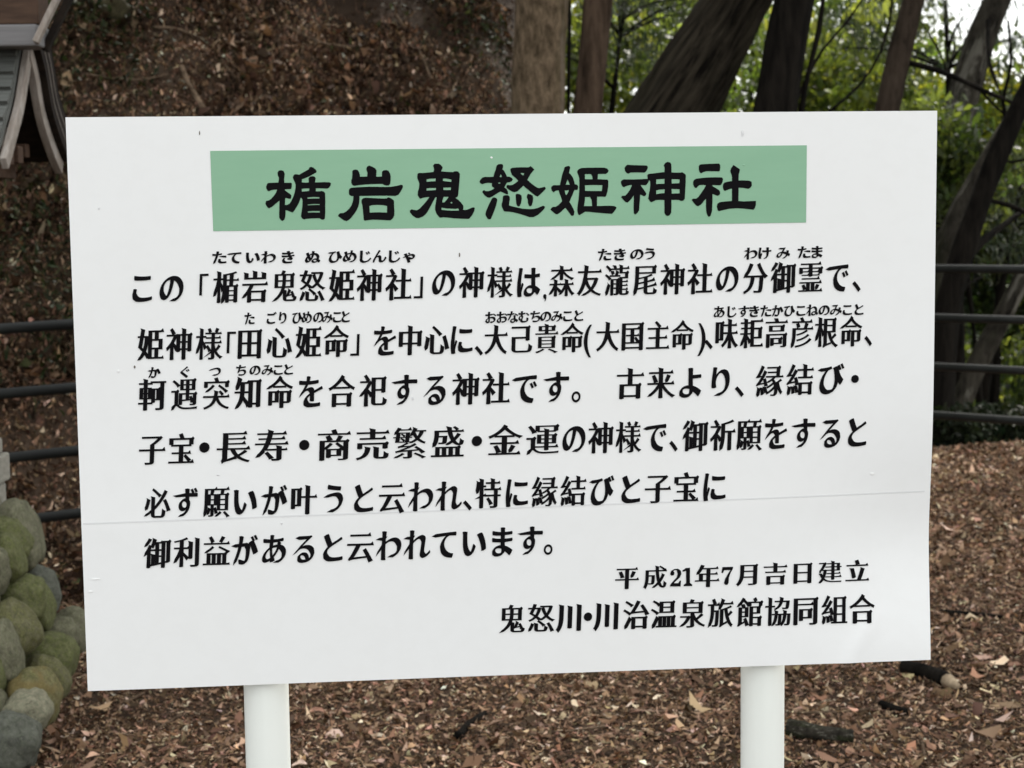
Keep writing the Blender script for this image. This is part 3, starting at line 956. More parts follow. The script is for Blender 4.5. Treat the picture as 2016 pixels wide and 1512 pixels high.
# title in clerical script, hand-drawn outlines
TITLE = [
 ((515, 320), [[(400,240),(430,200),(490,188),(545,205),(578,280),(568,360),(562,420),(568,500),(650,500),(735,498),(758,530),(750,610),(735,655),(650,662),(580,662),(585,690),(640,730),(710,775),(742,815),(740,860),(725,898),(680,895),(620,880),(592,880),(585,950),(583,1050),(640,1048),(700,1015),(745,945),(790,850),(825,740),(845,620),(848,550),(830,490),(795,420),(778,370),(795,320),(825,290),(870,288),(940,300),(1040,240),(1170,170),(1190,120),(1230,105),(1290,125),(1350,180),(1370,215),(1360,245),(1250,305),(1180,345),(1090,385),(1005,410),(1000,490),(1100,498),(1172,492),(1175,440),(1165,400),(1200,350),(1265,335),(1325,350),(1348,395),(1335,440),(1332,490),(1420,490),(1560,484),(1690,490),(1725,510),(1715,570),(1680,620),(1640,645),(1500,640),(1350,638),(1350,712),(1450,712),(1495,700),(1545,720),(1580,755),(1585,950),(1585,1200),(1575,1390),(1540,1415),(1490,1415),(1440,1380),(1250,1385),(1110,1395),(1055,1412),(1010,1385),(980,1330),(1000,1200),(1015,1080),(1020,960),(1010,900),(985,870),(965,890),(935,990),(880,1090),(830,1170),(790,1225),(765,1235),(720,1220),(650,1190),(600,1180),(598,1250),(590,1350),(570,1410),(525,1448),(480,1430),(445,1370),(440,1300),(445,1100),(448,940),(400,980),(330,1040),(260,1100),(190,1132),(150,1110),(110,1050),(98,1010),(120,950),(190,935),(250,890),(310,820),(360,750),(392,672),(310,672),(240,685),(180,712),(150,695),(120,640),(118,590),(135,540),(165,505),(280,500),(420,495),(430,420),(432,370),(405,320)]],
  [[(1000,650),(1100,640),(1188,642),(1185,700),(1100,712),(1005,720)],[(1140,865),(1290,852),(1440,858),(1438,890),(1290,890),(1145,898)],[(1150,1040),(1300,1028),(1450,1030),(1440,1050),(1300,1050),(1155,1058)],[(1150,1212),(1290,1200),(1448,1202),(1445,1240),(1290,1235),(1155,1240)]]),
 ((655, 320), [[(490,215),(515,185),(570,172),(625,185),(660,240),(678,300),(682,350),(770,350),(862,345),(865,250),(845,190),(838,150),(860,100),(905,72),(980,100),(1060,145),(1090,190),(1088,270),(1085,348),(1150,350),(1225,345),(1230,230),(1260,195),(1330,185),(1390,205),(1425,265),(1442,340),(1440,450),(1430,530),(1395,568),(1330,570),(1280,555),(1240,530),(1100,530),(950,535),(800,545),(650,560),(540,578),(495,560),(465,505),(465,440),(485,390),(492,300)],
  [(405,690),(425,645),(470,622),(650,610),(900,598),(1100,600),(1300,605),(1450,600),(1600,575),(1700,548),(1740,560),(1750,600),(1720,670),(1670,750),(1630,800),(1560,828),(1300,820),(1000,822),(668,828),(668,920),(662,1000),(640,1090),(600,1180),(540,1270),(470,1360),(410,1420),(350,1450),(290,1435),(210,1385),(140,1325),(155,1280),(195,1255),(270,1250),(340,1210),(410,1145),(465,1070),(500,980),(515,900),(518,832),(470,830),(420,805),(405,760)],
  [(718,935),(750,890),(820,870),(920,875),(1080,885),(1250,890),(1350,888),(1365,868),(1400,862),(1470,895),(1525,945),(1528,1080),(1535,1200),(1535,1310),(1500,1380),(1440,1432),(1350,1432),(1200,1420),(1000,1415),(900,1425),(800,1440),(775,1420),(765,1300),(755,1180),(740,1060),(718,980)]],
  [[(915,1078),(980,1055),(1130,1048),(1260,1055),(1355,1078),(1352,1240),(1150,1232),(925,1240)]]),
 ((795, 315), [[(730,140),(765,92),(870,90),(920,120),(970,180),(950,230),(930,280),(1080,292),(1225,300),(1255,282),(1310,276),(1360,292),(1395,345),(1385,520),(1370,700),(1350,890),(1320,925),(1285,940),(1360,990),(1430,1060),(1480,1130),(1485,1180),(1472,1235),(1540,1238),(1620,1215),(1690,1180),(1740,1170),(1765,1190),(1755,1260),(1700,1370),(1640,1440),(1610,1460),(1450,1455),(1250,1445),(1080,1425),(980,1420),(900,1430),(860,1390),(810,1320),(780,1230),(785,1130),(805,1020),(820,920),(790,920),(745,1000),(690,1110),(630,1220),(570,1320),(480,1400),(380,1440),(310,1435),(230,1385),(160,1300),(155,1255),(200,1220),(250,1235),(330,1245),(390,1210),(470,1130),(560,1030),(640,915),(540,925),(470,940),(405,960),(370,910),(350,870),(355,780),(380,700),(390,600),(375,540),(340,450),(338,400),(345,345),(375,322),(500,320),(640,308),(740,295),(755,250),(750,200)]],
  [[(570,480),(640,462),(798,458),(790,525),(680,530),(570,540)],[(975,460),(1060,458),(1190,485),(1180,542),(1080,530),(975,520)],[(570,705),(640,695),(805,690),(798,745),(690,750),(570,758)],[(985,682),(1175,680),(1170,745),(985,742)],[(990,910),(1120,912),(1070,985),(1010,1050),(960,1052),(960,1020)],[(1165,1050),(1190,1035),(1215,1060),(1195,1078),(1165,1072)],[(940,1180),(1060,1200),(1290,1210),(1350,1195),(1380,1250),(1200,1255),(1060,1245),(940,1235)]]),
 ((935, 315), [[(530,190),(545,140),(585,105),(640,98),(690,105),(705,140),(700,190),(685,228),(730,270),(770,345),(800,410),(870,415),(920,445),(945,480),(920,525),(870,548),(800,560),(765,620),(735,680),(790,715),(820,780),(830,840),(805,855),(740,825),(640,778),(560,825),(450,895),(370,935),(325,932),(250,880),(190,800),(195,765),(235,745),(270,770),(350,770),(420,745),(490,700),(430,655),(425,610),(428,572),(340,565),(260,575),(185,600),(145,580),(118,540),(140,490),(190,435),(260,418),(370,420),(465,415),(485,330),(520,240)],
  [(885,220),(920,195),(1050,182),(1200,178),(1340,180),(1385,150),(1430,185),(1480,238),(1440,280),(1390,340),(1350,410),(1305,490),(1380,560),(1480,640),(1560,690),(1600,695),(1670,680),(1735,662),(1765,695),(1750,730),(1680,800),(1600,875),(1555,905),(1500,880),(1400,800),(1290,710),(1205,635),(1130,710),(1060,775),(990,798),(930,785),(840,730),(785,680),(790,635),(820,615),(860,625),(930,620),(1000,580),(1080,515),(1020,450),(960,400),(925,375),(900,310),(885,260)],
  [(425,960),(450,930),(500,928),(545,950),(562,985),(530,1130),(480,1270),(440,1370),(400,1460),(365,1472),(325,1460),(280,1390),(265,1340),(280,1270),(340,1130)],
  [(700,910),(720,880),(770,868),(830,875),(865,905),(870,980),(855,1060),(852,1125),(920,1145),(1050,1175),(1180,1205),(1320,1215),(1450,1215),(1560,1190),(1640,1155),(1700,1132),(1745,1155),(1730,1200),(1660,1280),(1570,1360),(1460,1415),(1360,1415),(1240,1375),(1100,1330),(950,1295),(850,1280),(735,1275),(710,1240),(670,1150),(668,1090),(690,1020),(695,950)],
  [(1015,860),(1045,832),(1110,845),(1160,875),(1168,950),(1150,1060),(1115,1140),(1085,1152),(1050,1130),(1030,1080),(1020,960)],
  [(1300,870),(1320,838),(1380,850),(1440,885),(1450,950),(1440,1040),(1415,1125),(1370,1152),(1340,1120),(1320,1060),(1315,980),(1290,920)]],
  [[(645,350),(675,400),(650,428),(618,415)],[(575,570),(610,552),(640,572),(608,590)],[(1140,320),(1228,322),(1205,382),(1180,368),(1145,345)]]),
 ((1075, 315), [[(460,190),(490,165),(560,142),(595,160),(605,195),(590,260),(575,320),(620,360),(670,430),(705,530),(722,605),(775,610),(802,650),(800,700),(780,740),(705,745),(680,820),(635,920),(585,1040),(630,1110),(680,1200),(710,1280),(700,1360),(670,1385),(630,1378),(590,1320),(540,1250),(485,1185),(430,1230),(360,1300),(290,1345),(250,1342),(180,1290),(115,1228),(140,1190),(175,1160),(240,1160),(310,1120),(370,1060),(405,1020),(380,930),(345,840),(318,750),(250,760),(190,800),(150,760),(130,690),(150,650),(190,622),(270,625),(350,620),(375,500),(410,350),(450,240)],
  [(780,270),(820,225),(880,198),(1050,190),(1250,188),(1450,190),(1520,210),(1560,262),(1540,310),(1490,345),(1400,345),(1295,348),(1285,475),(1400,480),(1530,485),(1552,520),(1550,650),(1530,780),(1500,880),(1480,912),(1380,908),(1275,910),(1270,1030),(1270,1140),(1450,1135),(1600,1132),(1720,1145),(1755,1175),(1735,1225),(1680,1300),(1640,1335),(1500,1325),(1250,1305),(1080,1285),(980,1280),(930,1310),(835,1368),(800,1340),(780,1250),(790,1130),(815,950),(828,800),(832,600),(830,450),(805,370),(782,320)]],
  [[(540,480),(565,535),(595,612),(495,612),(510,560)],[(468,755),(575,750),(545,820),(505,872),(480,830)],[(970,350),(1120,350),(1150,400),(1162,478),(970,475)],[(968,628),(1150,618),(1405,622),(1390,770),(1180,768),(975,765)],[(975,918),(1095,915),(1135,980),(1150,1142),(950,1140),(965,1020)]]),
 ((1215, 310), [[(190,260),(215,215),(255,180),(400,188),(600,195),(740,198),(768,235),(755,290),(720,350),(680,375),(520,370),(345,372),(280,402),(240,385),(200,330)],
  [(100,600),(130,560),(170,542),(350,545),(550,540),(765,530),(755,450),(775,410),(950,390),(1100,370),(1180,360),(1182,240),(1162,195),(1200,135),(1255,108),(1320,125),(1350,170),(1352,270),(1355,370),(1460,375),(1570,375),(1620,365),(1680,400),(1710,430),(1705,650),(1695,850),(1685,1020),(1650,1070),(1590,1080),(1545,1055),(1450,1050),(1355,1052),(1355,1200),(1350,1370),(1310,1435),(1255,1452),(1210,1430),(1180,1370),(1180,1200),(1178,1055),(1080,1052),(970,1055),(915,1085),(850,1112),(815,1080),(778,1020),(790,930),(815,810),(828,690),(825,590),(800,560),(775,620),(745,665),(710,688),(590,682),(610,720),(670,800),(735,900),(710,945),(670,960),(620,935),(578,918),(575,1000),(562,1150),(552,1310),(510,1375),(455,1415),(420,1380),(415,1250),(418,1080),(420,940),(370,1010),(310,1080),(265,1115),(220,1110),(160,1050),(105,985),(130,950),(210,945),(270,880),(330,790),(375,685),(320,685),(240,705),(170,738),(130,710),(105,650)]],
  [[(975,545),(1050,538),(1182,530),(1180,650),(1060,652),(975,662)],[(1358,535),(1470,538),(1558,545),(1552,640),(1450,640),(1360,645)],[(975,815),(1060,795),(1190,788),(1180,885),(1080,890),(978,908)],[(1358,780),(1555,785),(1558,890),(1450,892),(1360,895)]]),
 ((1350, 310), [[(330,220),(350,180),(400,168),(600,158),(830,150),(860,185),(865,250),(850,330),(825,345),(700,340),(520,340),(450,360),(385,392),(350,365),(330,300)],
  [(190,610),(215,555),(270,525),(400,508),(550,495),(750,490),(905,495),(935,530),(920,610),(890,670),(860,690),(770,685),(665,682),(680,715),(750,755),(830,805),(858,850),(860,900),(840,935),(795,952),(740,930),(690,908),(672,910),(672,1020),(668,1180),(660,1330),(625,1440),(590,1475),(555,1450),(520,1360),(510,1200),(512,1020),(460,1080),(390,1165),(320,1208),(280,1200),(220,1140),(155,1055),(185,1020),(270,1020),(330,970),(400,870),(460,780),(510,685),(430,680),(350,685),(310,715),(280,752),(240,755),(210,715),(190,660)],
  [(1115,320),(1130,270),(1190,185),(1260,230),(1350,295),(1340,360),(1320,430),(1318,570),(1450,568),(1580,575),(1640,600),(1648,700),(1610,750),(1560,778),(1500,765),(1420,750),(1320,750),(1318,900),(1315,1078),(1450,1088),(1600,1082),(1750,1075),(1750,1180),(1720,1260),(1690,1295),(1600,1285),(1450,1268),(1280,1258),(1100,1270),(960,1300),(830,1332),(800,1300),(780,1220),(795,1145),(850,1108),(1000,1088),(1155,1078),(1155,920),(1155,775),(1100,780),(1040,805),(980,828),(945,800),(928,730),(935,660),(970,622),(1050,600),(1155,585),(1155,500),(1145,430),(1118,370)]],
  []),
]
Lt = Lettering()
for org, outers, holes in TITLE: add_trace(Lt, outers, holes, org, 12.6)
Lt.build('title_lettering')
# the odd comma after は
Lc = Lettering()
add_trace(Lc, [[(1098, 470), (1105, 455), (1120, 452), (1130, 465), (1128, 490), (1118, 518), (1112, 518), (1115, 498), (1102, 490)]], [], (830, 480), 4.582)
Lc.build('comma')

# ------------------------------------------------------------------ railing
def railing():
    def top_at(px):
        if px <= 1760:
            Yd = 6.6 * 127 / (127 - .019 * (px - 70)); y = 643 - .068 * (px - 70)
        else:
            Yd = 8.93 - (px - 1760) * .00172; y = 526 + .012 * (px - 1760)
        return at(px, y, Yd)
    A = top_at(-420); Cc = top_at(1760); B = top_at(2420)
    root = empty('railing', (Cc.x, Cc.y, hz(Cc.x, Cc.y)))
    tag(root, 'black four-bar tubular metal railing bending behind the board', 'railing')
    for k in range(4):
        dz = Vector((0, 0, -.25 * k))
        for P, Q in ((A, Cc), (Cc, B)):
            d = (Q - P)
            V, Fc = tube_vf([P + dz, Q + dz], [.021, .021], 20)
            o = mesh_py('bar', V, Fc, MAT['rail'], None, True)
            adopt(o, root)
    pts = [A + (Cc - A) * t for t in (.0, .32, .64)] + [Cc] + [Cc + (B - Cc) * t for t in (.95,)]
    for p in pts:
        g = hz(p.x, p.y)
        V, Fc = tube_vf([(p.x, p.y, g - .2), (p.x, p.y, p.z + .04), (p.x, p.y, p.z + .05)], [.03, .03, .022], 20)
        adopt(mesh_py('post', V, Fc, MAT['rail'], None, True), root)
railing()

# ------------------------------------------------------------------ stone pedestal
def rock_mesh(name, c, r, mat, seed, rotz=0.0, rough=.10, sub=4):
    bm = bmesh.new(); bmesh.ops.create_icosphere(bm, subdivisions=sub, radius=1)
    R = Matrix.Rotation(rotz, 3, 'Y')
    for v in bm.verts:
        n = v.co.normalized()
        # slightly squared river cobble
        p = Vector([math.copysign(abs(x) ** .86, x) for x in n])
        s = 1 + rough * noise.noise(n * 1.3 + Vector((seed, seed * .7, 0))) + rough * .4 * noise.noise(n * 3.1 + Vector((seed, 0, 0)))
        q = R @ Vector((p.x * r[0] * s, p.y * r[1] * s, p.z * r[2] * s))
        v.co = q + Vector(c)
    me = bpy.data.meshes.new(name); bm.to_mesh(me); bm.free()
    for p in me.polygons: p.use_smooth = True
    me.materials.append(mat)
    o = bpy.data.objects.new(name, me); COL.objects.link(o)
    return o

def pedestal():
    stones = [  # px, py, semi px x, semi px y, Y, material, rot
        (44, 1050, 33, 66, 4.92, 'st_grey', -.25), (24, 1062, 30, 48, 4.84, 'st_green', -.5), (18, 1098, 30, 46, 4.76, 'st_green', -.3),
        (-6, 1120, 24, 48, 4.70, 'st_grey', 0), (86, 1160, 27, 48, 5.04, 'st_blue', -.3), (46, 1180, 42, 46, 4.78, 'st_green', .1),
        (78, 1190, 24, 46, 4.90, 'st_green', -.25), (140, 1240, 34, 44, 5.10, 'st_grey', -.1), (118, 1254, 36, 38, 4.98, 'st_grey', .2),
        (30, 1236, 42, 56, 4.68, 'st_yellow', -.5), (12, 1284, 30, 58, 4.60, 'st_grey', -.2), (97, 1300, 52, 54, 4.84, 'st_green', .2),
        (90, 1338, 38, 50, 4.72, 'st_yellow', -.5), (62, 1374, 52, 60, 4.60, 'st_rust', -.35), (44, 1408, 56, 44, 4.52, 'st_pale', -.6),
        (26, 1462, 52, 58, 4.44, 'st_blue', -.1), (-20, 1330, 34, 44, 4.54, 'st_green', 0), (-30, 1390, 40, 44, 4.5, 'st_grey', 0),
        (-40, 1190, 36, 44, 4.66, 'st_grey', 0), (-40, 1260, 36, 40, 4.62, 'st_green', 0), (-50, 1060, 34, 50, 4.7, 'st_green', 0), (-60, 1450, 44, 50, 4.42, 'st_grey', 0),
        (-62, 1130, 26, 40, 4.66, 'st_pale', 0), (-90, 1330, 36, 46, 4.52, 'st_blue', 0)]
    root = empty('stone_pedestal', (-1.62, 4.9, hz(-1.62, 4.9)))
    tag(root, 'mossy round cobblestone pedestal with pale concrete cap', 'pedestal')
    # mortar core, battered
    b0 = [(-2.3, 4.55), (-1.50, 4.66), (-1.36, 5.08), (-2.3, 5.2)]
    b1 = [(-2.3, 4.80), (-1.60, 4.86), (-1.56, 5.02), (-2.3, 5.1)]
    V = [(x, y, -.1) for x, y in b0] + [(x, y, .80) for x, y in b1]
    Fc = [(3, 2, 1, 0), (4, 5, 6, 7)] + [(k, (k + 1) % 4, 4 + (k + 1) % 4, 4 + k) for k in range(4)]
    adopt(mesh_py('mortar_core', V, Fc, MAT['mortar']), root)
    for i, (px, py, sx, sy, Y, m, rz) in enumerate(stones):
        c = at(px, py, Y)
        k = Y / F
        o = rock_mesh('stone', c, (sx * k * 1.06, max(sx, sy) * k * .95, sy * k * 1.07), MAT[m], i * 3.7, rz, .20)
        adopt(o, root)
        o['label'] = {'st_grey': 'grey cobblestone', 'st_green': 'mossy green cobblestone', 'st_blue': 'blue-grey cobblestone', 'st_yellow': 'yellow-green lichened cobblestone',
                      'st_rust': 'rust and yellow stained cobblestone', 'st_pale': 'pale grey cobblestone'}[m]
    # concrete cap: two stacked slabs
    p = at(22, 950, 5.12)
    z0 = at(22, 978, 4.80).z; z1 = at(22, 920, 4.80).z
    V, Fc = box_vf((p.x - .5, 4.94, (z0 + z1) / 2 + .0), 1.0, .36, z1 - z0)
    adopt(bevel_obj(mesh_py('cap_slab', V, Fc, MAT['concrete']), .008, 3), root)
    q = at(7, 900, 5.1); z2 = at(8, 888, 4.80).z
    V, Fc = box_vf((q.x - .5, 4.95, (z1 + z2) / 2 + .001), 1.0, .30, z2 - z1)
    adopt(bevel_obj(mesh_py('plinth_slab', V, Fc, MAT['concrete']), .008, 3), root)
    V, Fc = box_vf((at(15, 1000, 5.1).x - .5, 4.95, z0 - .045), 1.0, .30, .088)
    adopt(bevel_obj(mesh_py('footing', V, Fc, MAT['concrete']), .01, 3), root)
    return z2
CAP_Z = pedestal()

# ------------------------------------------------------------------ small shrine on the pedestal
def shrine():
    GXp = -1.40                                # plane of the gable end
    XL = -3.2
    front = [(42, 88), (33, 142), (23, 203), (10, 252), (-3, 300), (-7, 312)]
    back = [(42, 88), (56, 142), (68, 212), (86, 272), (102, 312), (106, 320)]
    def prof(pxs):
        out = []
        for (px, py) in pxs:
            d = ray(px, py); t = GXp / d.x
            q = CAM + d * t
            out.append(Vector((q.y, q.z)))
        return out
    Fp, Bp = prof(front), prof(back)
    def refine(P, n=16):
        R, _ = resample([Vector((p.x, p.y, 0)) for p in P], [1] * len(P), (P[0] - P[-1]).length / n)
        return [Vector((p.x, p.y)) for p in R]
    Fp, Bp = refine(Fp), refine(Bp)
    root = empty('small_shrine', (-1.9, 4.95, CAP_Z))
    tag(root, 'small wooden shrine with curved grey roof edge above the cobblestone pedestal', 'shrine')
    def off(P, d, side):
        out = []
        for i, p in enumerate(P):
            a = P[max(i - 1, 0)]; b = P[min(i + 1, len(P) - 1)]
            t = (b - a).normalized(); n = Vector((-t.y, t.x)) * side
            if i == 0: n = Vector((n.x * .4, abs(n.y))).normalized()
            out.append(p + n * d)
        return out
    def extr(name, P0, P1, xa, xb, mat, bev=0):
        """band between two profiles, pulled along X"""
        n = len(P0); V, Fc = [], []
        for x in (xa, xb):
            V += [(x, p.x, p.y) for p in P0] + [(x, p.x, p.y) for p in P1]
        m = 2 * n
        for i in range(n - 1):
            Fc += [(i, i + 1, n + i + 1, n + i), (m + i, m + n + i, m + n + i + 1, m + i + 1)]
            Fc += [(i, m + i, m + i + 1, i + 1), (n + i, n + i + 1, m + n + i + 1, m + n + i)]
        Fc += [(0, n, m + n, m), (n - 1, m + n - 1, m + 2 * n - 1, 2 * n - 1)]
        o = mesh_py(name, V, Fc, mat)
        bm = bmesh.new(); bm.from_mesh(o.data); bmesh.ops.recalc_face_normals(bm, faces=bm.faces); bm.to_mesh(o.data); bm.free()
        if bev: bevel_obj(o, bev, 2)
        return adopt(o, root)
    # roof slopes: front has visible courses, back shows its layered edge
    sf, sb = -1, 1
    # outward normal sign: pick the side that moves away from the other slope
    def outward(P):
        a, b = P[0], P[-1]; t = (b - a).normalized(); n = Vector((-t.y, t.x))
        return 1 if n.y > 0 else -1
    of, ob = outward(Fp), outward(Bp)
    n = len(Fp)
    ext = lambda P: P
    # front: stepped courses
    courses = 7
    seg = np.linspace(0, n - 1, courses + 1)
    slab = extr('roof_slope', off(Fp, .004, of), off(Fp, .022, of), XL, GXp + .004, MAT['roof'])
    for k in range(courses):
        i0, i1 = int(round(seg[k])), int(round(seg[k + 1]))
        P = Fp[i0:i1 + 1]
        lo = [p + (q - p) * 1 for p, q in zip(off(Fp, .0225, of)[i0:i1 + 1], off(Fp, .0225, of)[i0:i1 + 1])]
        hi = []
        for j, (p, q) in enumerate(zip(Fp[i0:i1 + 1], range(i0, i1 + 1))):
            t = j / max(1, i1 - i0)
            hi.append(off(Fp, .026 + .014 * t, of)[q])
        o = extr('roof_course', lo, hi, XL, GXp + .002, MAT['roof'])
    for k, (d0, d1, dx, mt) in enumerate([(.002, .034, .050, 'wood_dark'), (.0345, .037, .0508, 'wood_grey'), (.0375, .066, .050, 'wood_dark'),
                                          (.0665, .069, .0508, 'wood_grey'), (.0695, .098, .050, 'wood_dark'), (.0985, .101, .0512, 'wood_dark')]):
        extr('roof_layer', off(Bp, d0, ob), off(Bp, d1, ob), XL, GXp + dx, MAT[mt])
    # barge boards
    extr('barge_board', off(Fp, -.038, of), off(Fp, .001, of), GXp + .006, GXp + .026, MAT['wood_grey'], .003)
    extr('barge_board', off(Bp, -.040, ob), off(Bp, .001, ob), GXp + .0065, GXp + .0305, MAT['wood_grey'], .003)
    # gable infill set back, beam ends
    apex = Fp[0]
    V = [(GXp - .10, Fp[-2].x + .02, Fp[-2].y + .01), (GXp - .10, apex.x, apex.y - .03), (GXp - .10, Bp[-2].x - .02, Bp[-2].y + .01)]
    V2 = [(x - .02, y, z) for x, y, z in V]
    adopt(mesh_py('gable_wall', V + V2, [(0, 1, 2), (5, 4, 3), (0, 3, 4, 1), (1, 4, 5, 2), (2, 5, 3, 0)], MAT['wood_grey']), root)
    for (py_, pz, sx, sy, sz, mt) in [(apex.x + .02, Fp[-1].y + .02, .22, .05, .05, 'wood_brown'), (apex.x + .13, Fp[-1].y + .035, .20, .04, .04, 'wood_brown'), (apex.x - .07, Fp[-1].y + .01, .22, .04, .045, 'wood_brown')]:
        V, Fc = box_vf((GXp - .13, py_, pz), sx, sy, sz)
        adopt(bevel_obj(mesh_py('beam', V, Fc, MAT[mt]), .003), root)
    # tie beam across the gable under the eaves
    V, Fc = box_vf((GXp - .14, apex.x + .03, Fp[-1].y - .02), .08, .42, .05)
    adopt(bevel_obj(mesh_py('tie_beam', V, Fc, MAT['wood_brown']), .003), root)
    # ridge: grey capping then a brown ridge box
    zt0 = at(60, 92, 4.86).z; zt1 = at(60, 49, 4.86).z; zt2 = at(60, -60, 4.86).z
    xr = at(74, 60, 4.84).x
    V, Fc = box_vf(((XL + xr) / 2, 4.90, (zt0 + zt1) / 2), xr - XL, .13, zt1 - zt0)
    adopt(bevel_obj(mesh_py('ridge_capping', V, Fc, MAT['ridge_grey']), .006), root)
    V, Fc = box_vf(((XL + xr) / 2 + .003, 4.90, (zt1 + zt2) / 2 + .001), xr - XL, .11, zt2 - zt1)
    adopt(bevel_obj(mesh_py('ridge_box', V, Fc, MAT['wood_brown']), .004), root)
    # forked finial boards rising from the ridge end
    def board(p, q, wdt, thk, mat):
        p, q = Vector(p), Vector(q)
        d = (q - p); L = d.length; d.normalize()
        y = Vector((0, 1, 0)); y = (y - d * y.dot(d)).normalized(); x = y.cross(d)
        R = Matrix((x, y, d)).transposed()
        V, Fc = box_vf((p + q) / 2, wdt, thk, L, R)
        adopt(bevel_obj(mesh_py('finial_board', V, Fc, MAT[mat]), .003), root)
    board(at(70, 84, 4.82), at(140, -60, 4.86), .017, .026, 'wood_grey')
    board(at(88, 100, 4.92), at(158, -50, 4.96), .020, .028, 'wood_dark')
    # body below the roof, standing on the cap (left of the picture)
    V, Fc = box_vf((-2.15, 4.95, (CAP_Z + 1.66) / 2), .75, .24, 1.66 - CAP_Z)
    adopt(bevel_obj(mesh_py('body', V, Fc, MAT['wood_brown']), .004), root)
    for y_ in (4.84, 5.06):
        V, Fc = box_vf((-1.745, y_, (CAP_Z + 1.63) / 2), .05, .05, 1.63 - CAP_Z)
        adopt(bevel_obj(mesh_py('pillar', V, Fc, MAT['wood_grey']), .004), root)
shrine()

# ------------------------------------------------------------------ rocks, sticks
def rock(px, py, sx, sy, Y, mat, seed, label, rough=.35, sq=.8):
    c = at(px, py, Y) if Y else ground_hit(px, py)
    k = c.y / F
    o = rock_mesh('rock', c, (sx * k, sx * k * .9, sy * k), MAT[mat], seed, .2, rough)
    tag(o, label, 'rock')
rock(222, 28, 28, 30, None, 'rock_moss', 3, 'round brown mossy rock high on the leafy bank')

def stick(name, pxs, r0, r1, mat, label, lift=.012, rough=.003, cat='stick', hill=False):
    pts = [ground_hit(*p) + Vector((0, 0, lift)) for p in pxs]
    rad = list(np.linspace(r0, r1, len(pts)))
    P, R = resample(pts, rad, .03)
    V, Fc = tube_vf(P, R, 10, rough, 0, True, random.random() * 9, 14)
    o = mesh_py(name, V, Fc, MAT[mat], None, True)
    tag(o, label, cat)
    return o
b_ = stick('broken_branch', [(1775, 1330), (1815, 1338), (1868, 1360)], .020, .024, 'bark_dark', 'short dark broken branch with pale snapped end on the leaves', .030)
pe = stick('branch_end', [(1866, 1359), (1884, 1372)], .024, .012, 'stick_pale', None, .030, cat=None)
for k in ('label', 'category'):
    if k in pe: del pe[k]
pe.parent = b_; pe.name = 'snapped_end'
stick('branch', [(1552, 1452), (1610, 1462), (1680, 1468)], .028, .016, 'bark_mottled', 'mossy grey branch lying at foot of the right post', .026)
stick('branch', [(1735, 1398), (1760, 1405), (1785, 1412)], .014, .010, 'bark_dark', 'dark stub of branch in the leaves right of post', .015)
stick('twig', [(1550, 1412), (1660, 1410), (1800, 1390)], .006, .004, 'twig', 'long thin brown twig on the litter below the board corner')
stick('twig', [(1800, 1440), (1815, 1470), (1820, 1500)], .004, .003, 'twig', 'short curved twig near lower right corner of photo')
stick('twig', [(1855, 1212), (1920, 1216), (1975, 1222)], .010, .006, 'bark_dark', 'dark straight twig right of the board edge')
stick('twig', [(245, 1392), (285, 1372)], .005, .004, 'twig', 'short straight twig below left corner of the board')
stick('twig', [(315, 1440), (340, 1426), (358, 1416)], .005, .004, 'twig', 'slanting brown twig left of the left post')
stick('twig', [(1040, 1455), (1110, 1450), (1190, 1440)], .005, .004, 'twig', 'thin twig on the ground midway between the posts')
stick('twig', [(900, 1460), (930, 1430), (955, 1412)], .012, .008, 'bark_dark', 'dark chunky twig on the ground nearer the left post')
stick('stick', [(358, 148), (372, 180), (392, 215), (405, 240)], .014, .018, 'twig', 'brown stick standing out of the bank above the board', .04)
stick('root', [(300, 66), (350, 72), (400, 88), (490, 95)], .010, .006, 'twig', 'thin pale root crossing the bank above the board', .03, cat='root')
stick('vine', [(170, 165), (230, 175), (290, 174), (330, 168)], .006, .004, 'twig', 'thin drooping vine on the bank right of the shrine roof', .05, cat='vine')
stick('vine', [(432, 95), (435, 130), (450, 160), (470, 178)], .006, .004, 'twig', 'thin crooked vine on the bank above the board middle', .05, cat='vine')
stick('stick', [(560, 60), (620, 90), (700, 105)], .009, .006, 'twig', 'slim fallen stick on the upper bank left of the trunks', .03)
stick('stick', [(780, 40), (830, 120), (850, 170)], .010, .006, 'twig', 'long fallen stick slanting down the bank near the tan trunk', .03)

# ------------------------------------------------------------------ trees
def trunk_px(path, Y, to_ground=True, extra_up=4.0, seg=20, rough=.012, ridge=.05, step=.12, seed=0, flare=1.35):
    """path: (px, py, half width px) from bottom to top, at distance Y (or own Y as fourth number)"""
    pts, rad = [], []
    for q in path:
        yy = q[3] if len(q) > 3 else Y
        pts.append(at(q[0], q[1], yy)); rad.append(q[2] * yy / F)
    if to_ground:
        d = (pts[0] - pts[1]).normalized()
        if d.z > -.2: d.z = -.6; d.normalize()
        p = pts[0].copy(); n = 0
        while p.z > hz(p.x, p.y) - .25 and n < 200:
            p += d * .1; n += 1
        pts.insert(0, p); rad.insert(0, rad[0] * flare)
    if extra_up:
        d = (pts[-1] - pts[-2]).normalized()
        pts.append(pts[-1] + (d * .8 + Vector((0, 0, .2))) * extra_up); rad.append(rad[-1] * .55)
    P, R = resample(pts, rad, step)
    return tube_vf(P, R, seg, rough, ridge, True, seed), P, R

